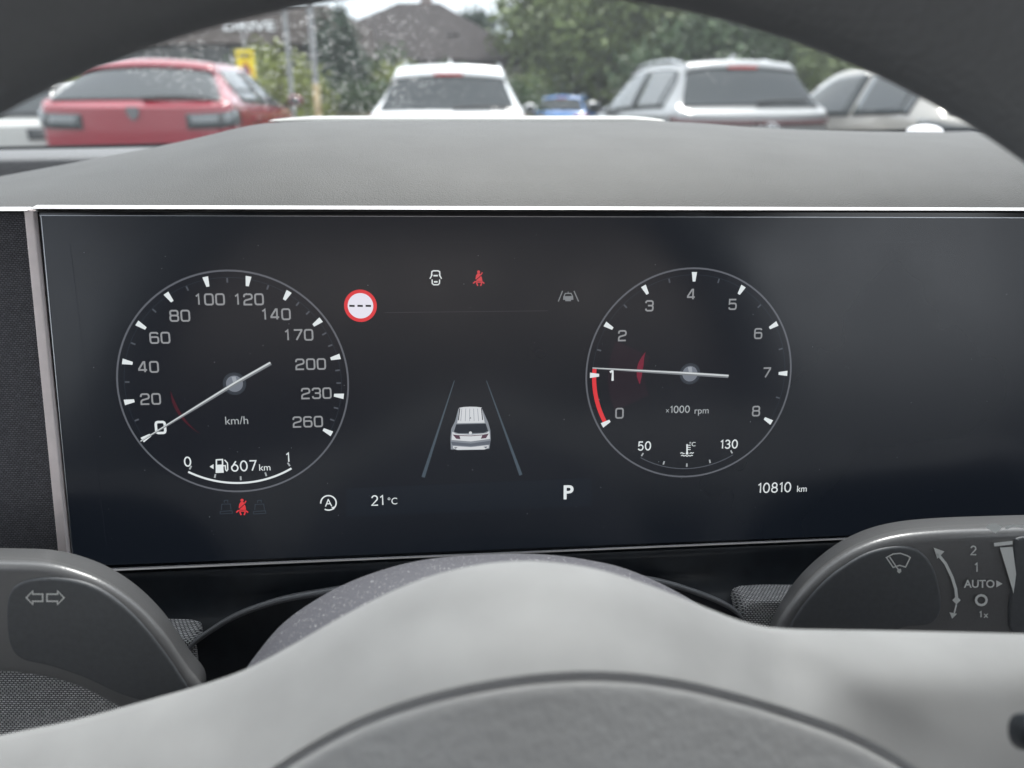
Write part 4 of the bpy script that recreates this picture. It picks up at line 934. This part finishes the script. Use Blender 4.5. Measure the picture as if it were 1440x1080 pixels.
MB().box((cx, Ys - .018, zb + h_ * .84), (.2, .004, .03)).box((cx, Ys - .018, zb + h_ * .76), (.16, .004, .02)).build('sign_bars', mat('sign ink', (.08, .07, .02), .6), sg_, False)

# ------------------------------------------------------------------ vegetation
def leafmat(name, c, v=.35):
    m = mat(name, c, .6, spec=.3, noise=(1.1, v, tuple(x * 1.6 for x in c)))
    return m
LF = [leafmat('leaf deep green', (.035, .058, .024)), leafmat('leaf mid green', (.075, .098, .032)), leafmat('leaf yellow green', (.13, .15, .035)), leafmat('spruce green', (.018, .034, .02))]
BARK = mat('bark', (.08, .06, .045), .9, noise=(8, .4), bump=(20, .6, .03))
def leaves(name, m, parent, blobs, count, size, seed, squash=1.0, loc=None):
    """blobs: (centre, radii); leaf-sized quads gathered into twig clumps inside them"""
    r = np.random.default_rng(seed); vol = np.array([b_[1][0] * b_[1][1] * b_[1][2] for b_ in blobs]); pr_b = vol ** .75 / (vol ** .75).sum()
    per = 14; nc = count // per
    bi = r.choice(len(blobs), nc, p=pr_b); d = r.normal(size=(nc, 3)); d /= np.linalg.norm(d, axis=1)[:, None]
    rad = r.uniform(.25, 1, nc) ** .5 * r.uniform(.85, 1.12, nc)
    C_ = np.array([blobs[i][0] for i in bi]) + d * rad[:, None] * np.array([blobs[i][1] for i in bi])
    c = np.repeat(C_, per, 0) + r.normal(size=(nc * per, 3)) * size * 1.5
    nn = r.normal(size=c.shape) + np.array([0, -.2, .5]); nn /= np.linalg.norm(nn, axis=1)[:, None]
    a = np.cross(nn, r.normal(size=c.shape)); a /= np.linalg.norm(a, axis=1)[:, None]; b_ = np.cross(nn, a)
    s_ = size * r.uniform(.6, 1.3, len(c))[:, None]
    V = np.stack([c - a * s_ * .8, c - b_ * s_ * .42, c + a * s_ * .8, c + b_ * s_ * .42], 1).reshape(-1, 3)
    V[:, 2] = np.maximum(V[:, 2], .02)
    off = np.array(origin(parent) if parent else (loc or (0, 0, 0)))
    me = bpy.data.meshes.new(name); nf = len(c)
    me.vertices.add(nf * 4); me.vertices.foreach_set('co', (V - off).ravel())
    me.loops.add(nf * 4); me.loops.foreach_set('vertex_index', np.arange(nf * 4, dtype=np.int32))
    me.polygons.add(nf); me.polygons.foreach_set('loop_start', np.arange(0, nf * 4, 4, dtype=np.int32))
    me.materials.append(m); me.update(calc_edges=True); me.validate()
    o = bpy.data.objects.new(name, me); COL.objects.link(o); o.parent = parent
    if parent is None and loc is not None: o.location = loc
    return o
def tree(name, label, x, Y, h, rx, rb, m, count, size, seed, base=.25, group='trees behind the parked cars'):
    e = empty(name, (x, Y, 0), label, 'tree', group); rr = random.Random(seed)
    b = MB(); b.tube([(x, Y, 0), (x + .1, Y, h * .3), (x - .05, Y, h * .75)], [rb, rb * .75, rb * .25], 10)
    bl = []
    for i in range(10):
        a = i * 2.4 + rr.random(); t = rr.uniform(base, .92); rad = rx * math.sin(math.pi * min(.95, max(.12, (t - base * .5) / (1.05 - base * .5)))) ** .6
        c = (x + math.cos(a) * rad * .55, Y + math.sin(a) * rad * .55, h * t); k = rx * rr.uniform(.38, .55)
        bl.append((c, (k, k, k * .72))); b.tube([(x, Y, h * t * .6), ((x + c[0]) / 2, (Y + c[1]) / 2, h * t * .85), c], [rb * .4, rb * .2, rb * .08], 6)
    bl.append(((x, Y, h * .9), (rx * .42, rx * .42, h * .1)))
    b.build('trunk', BARK, e); leaves('crown', m, e, bl, count, size, seed); return e
def spruce(label, x, Y, h, r0, m, seed, count=9000):
    e = empty('spruce_tree', (x, Y, 0), label, 'tree', 'trees behind the parked cars')
    MB().tube([(x, Y, 0), (x, Y, h * .97)], [.16, .02], 8).build('trunk', BARK, e)
    bl = []
    for i in range(26):
        t = i / 26; rr = r0 * (1 - t) + .08
        for k in range(3):
            a = i * 1.1 + k * 2.1; bl.append(((x + math.cos(a) * rr * .55, Y + math.sin(a) * rr * .55, h * (.06 + .94 * t)), (rr * .5 + .05, rr * .5 + .05, h * .035)))
    leaves('crown', m, e, bl, count, .075, seed); return e
def xz(px, py, Y): q_ = atY(px, py, Y); return q_.x, q_.z
x, z = xz(868, -22, 34); tree('leafy_tree', 'big broad leafy tree filling the sky right of the house', x, 34, z, 4.75, .28, LF[1], 36000, .21, 3, .22)
x, z = xz(985, 30, 25); tree('leafy_tree', 'rounded darker tree behind the silver car, right of the big leafy one', x, 25, z, 2.6, .2, LF[0], 18000, .15, 4, .15)
x, z = xz(1110, 30, 33); tree('leafy_tree', 'leafy tree showing between the silver and beige cars', x, 33, z, 3.4, .2, LF[1], 16000, .17, 5, .15)
x, z = xz(1240, 40, 38); tree('leafy_tree', 'distant tree at the right above the beige car', x, 38, z, 3.6, .2, LF[2], 12000, .18, 15, .15)
x, z = xz(478, 8, 22); spruce('tall dark spruce with a pointed top, left of the brown roof', x, 22, z, 1.25, LF[3], 6, 14000)
x, z = xz(452, 14, 24); spruce('second dark spruce directly behind the grey lamp post', x, 24, z, 1.2, LF[3], 7, 12000)
x, z = xz(664, 16, 44); tree('leafy_tree', 'small treetop peeking over the right slope of the brown roof', x, 44, z, 1.6, .15, LF[3], 7000, .16, 8, .5)
for i, (px, py, Y, rx, m, lab) in enumerate(((388, 62, 17, 1.15, LF[2], 'yellow-green bush left of the grey poles'), (530, 66, 24, 2.0, LF[0], 'dark green bush in front of the left part of the brown roof'), (580, 74, 22, 1.5, LF[2], 'light green bush above the left edge of the white car'), (660, 84, 25, 1.6, LF[0], 'dark bush below the right slope of the brown roof'), (725, 96, 30, 1.6, LF[1], 'low bush between the brown roof and the big leafy tree'), (300, 88, 19, 1.3, LF[0], 'dark bush behind the roof of the red car'), (60, 100, 16, 1.6, LF[2], 'bush beyond the left side of the red car'))):
    x, z = xz(px, py, Y); z = max(1.2, z)
    e = empty('bush', (x, Y, 0), lab, 'bush', 'bushes along the edge of the car park')
    b = MB()
    for k in range(5): a = k * 1.26; b.tube([(x, Y, 0), (x + .5 * rx * math.cos(a), Y + .5 * rx * math.sin(a), z * .7)], [.05, .015], 6)
    b.build('stem', BARK, e)
    rr = random.Random(i); bl = [((x + rr.uniform(-.55, .55) * rx, Y + rr.uniform(-.4, .4) * rx, z * rr.uniform(.2, .8)), (rx * .5, rx * .45, z * .24)) for _ in range(9)]
    leaves('foliage', m, e, bl, 7000, .085, 30 + i)
x0, z0 = xz(395, 112, 20); x1, _ = xz(740, 118, 20)
o = leaves('hedge', LF[0], None, [((x0 + (x1 - x0) * i / 12, 20 + .1 * math.sin(i), .45 + .95 * k), (.5, .4, .55)) for i in range(13) for k in (0, .75)], 16000, .08, 50, loc=((x0 + x1) / 2, 20, 0)); tag(o, 'clipped dark hedge running behind the white car', 'hedge')
x0, _ = xz(722, 118, 36); x1, _ = xz(1330, 118, 36)
o = leaves('hedge', LF[3], None, [((x0 + (x1 - x0) * i / 22, 36, .5 + 1.0 * k), (.8, .5, .7)) for i in range(23) for k in (0, 1)], 20000, .13, 51, loc=((x0 + x1) / 2, 36, 0)); tag(o, 'long dark hedge behind the small blue car under the big tree', 'hedge')
# low fence in front of the hedge, left of the white car
xa, xb = atY(392, 150, 18).x, atY(520, 150, 18).x
fe = empty('fence', ((xa + xb) / 2, 18, 0), 'low brown wooden fence between the red and the white car', 'fence')
b = MB()
for i in range(22): b.box((xa + (xb - xa) * i / 21, 18, .52), (.09, .025, 1.0))
b.build('fence_boards', mat('fence wood', (.16, .15, .09), .85, noise=(5, .25)), fe, False)
MB().box(((xa + xb) / 2, 18.04, .3), (xb - xa, .04, .08)).box(((xa + xb) / 2, 18.04, .85), (xb - xa, .04, .08)).build('fence_rails', BARK, fe, False)
# far hills
b = MB(); rows = []
for j in range(6):
    rows.append([(-500 + 25 * i, 640 + 60 * j, (math.sin(math.pi * j / 5)) * (42 + 12 * math.sin(i * .35) + 7 * math.sin(i * .9 + 1)) - 1) for i in range(41)])
b.grid(rows); o = b.build('hills', mat('wooded hill', (.05, .08, .07), .9, noise=(.02, .3))); o['kind'] = 'structure'
# the hazy air that turns the far hills pale blue
hm = bpy.data.materials.new('haze air'); hm.use_nodes = True; hn = hm.node_tree; hn.nodes.clear()
ho = hn.nodes.new('ShaderNodeOutputMaterial'); pv = hn.nodes.new('ShaderNodeVolumePrincipled'); pv.inputs['Color'].default_value = (.80, .90, 1, 1); pv.inputs['Density'].default_value = .0011; pv.inputs['Anisotropy'].default_value = .2
hn.links.new(pv.outputs[0], ho.inputs['Volume'])
hz = obj('haze', [(x_, y_, z_) for x_ in (-560, 560) for y_ in (-30, 1010) for z_ in (-1.2, 75)], [(0, 1, 3, 2), (4, 6, 7, 5), (0, 4, 5, 1), (2, 3, 7, 6), (0, 2, 6, 4), (1, 5, 7, 3)], hm, smooth=False)
fix(hz); hz['kind'] = 'stuff'
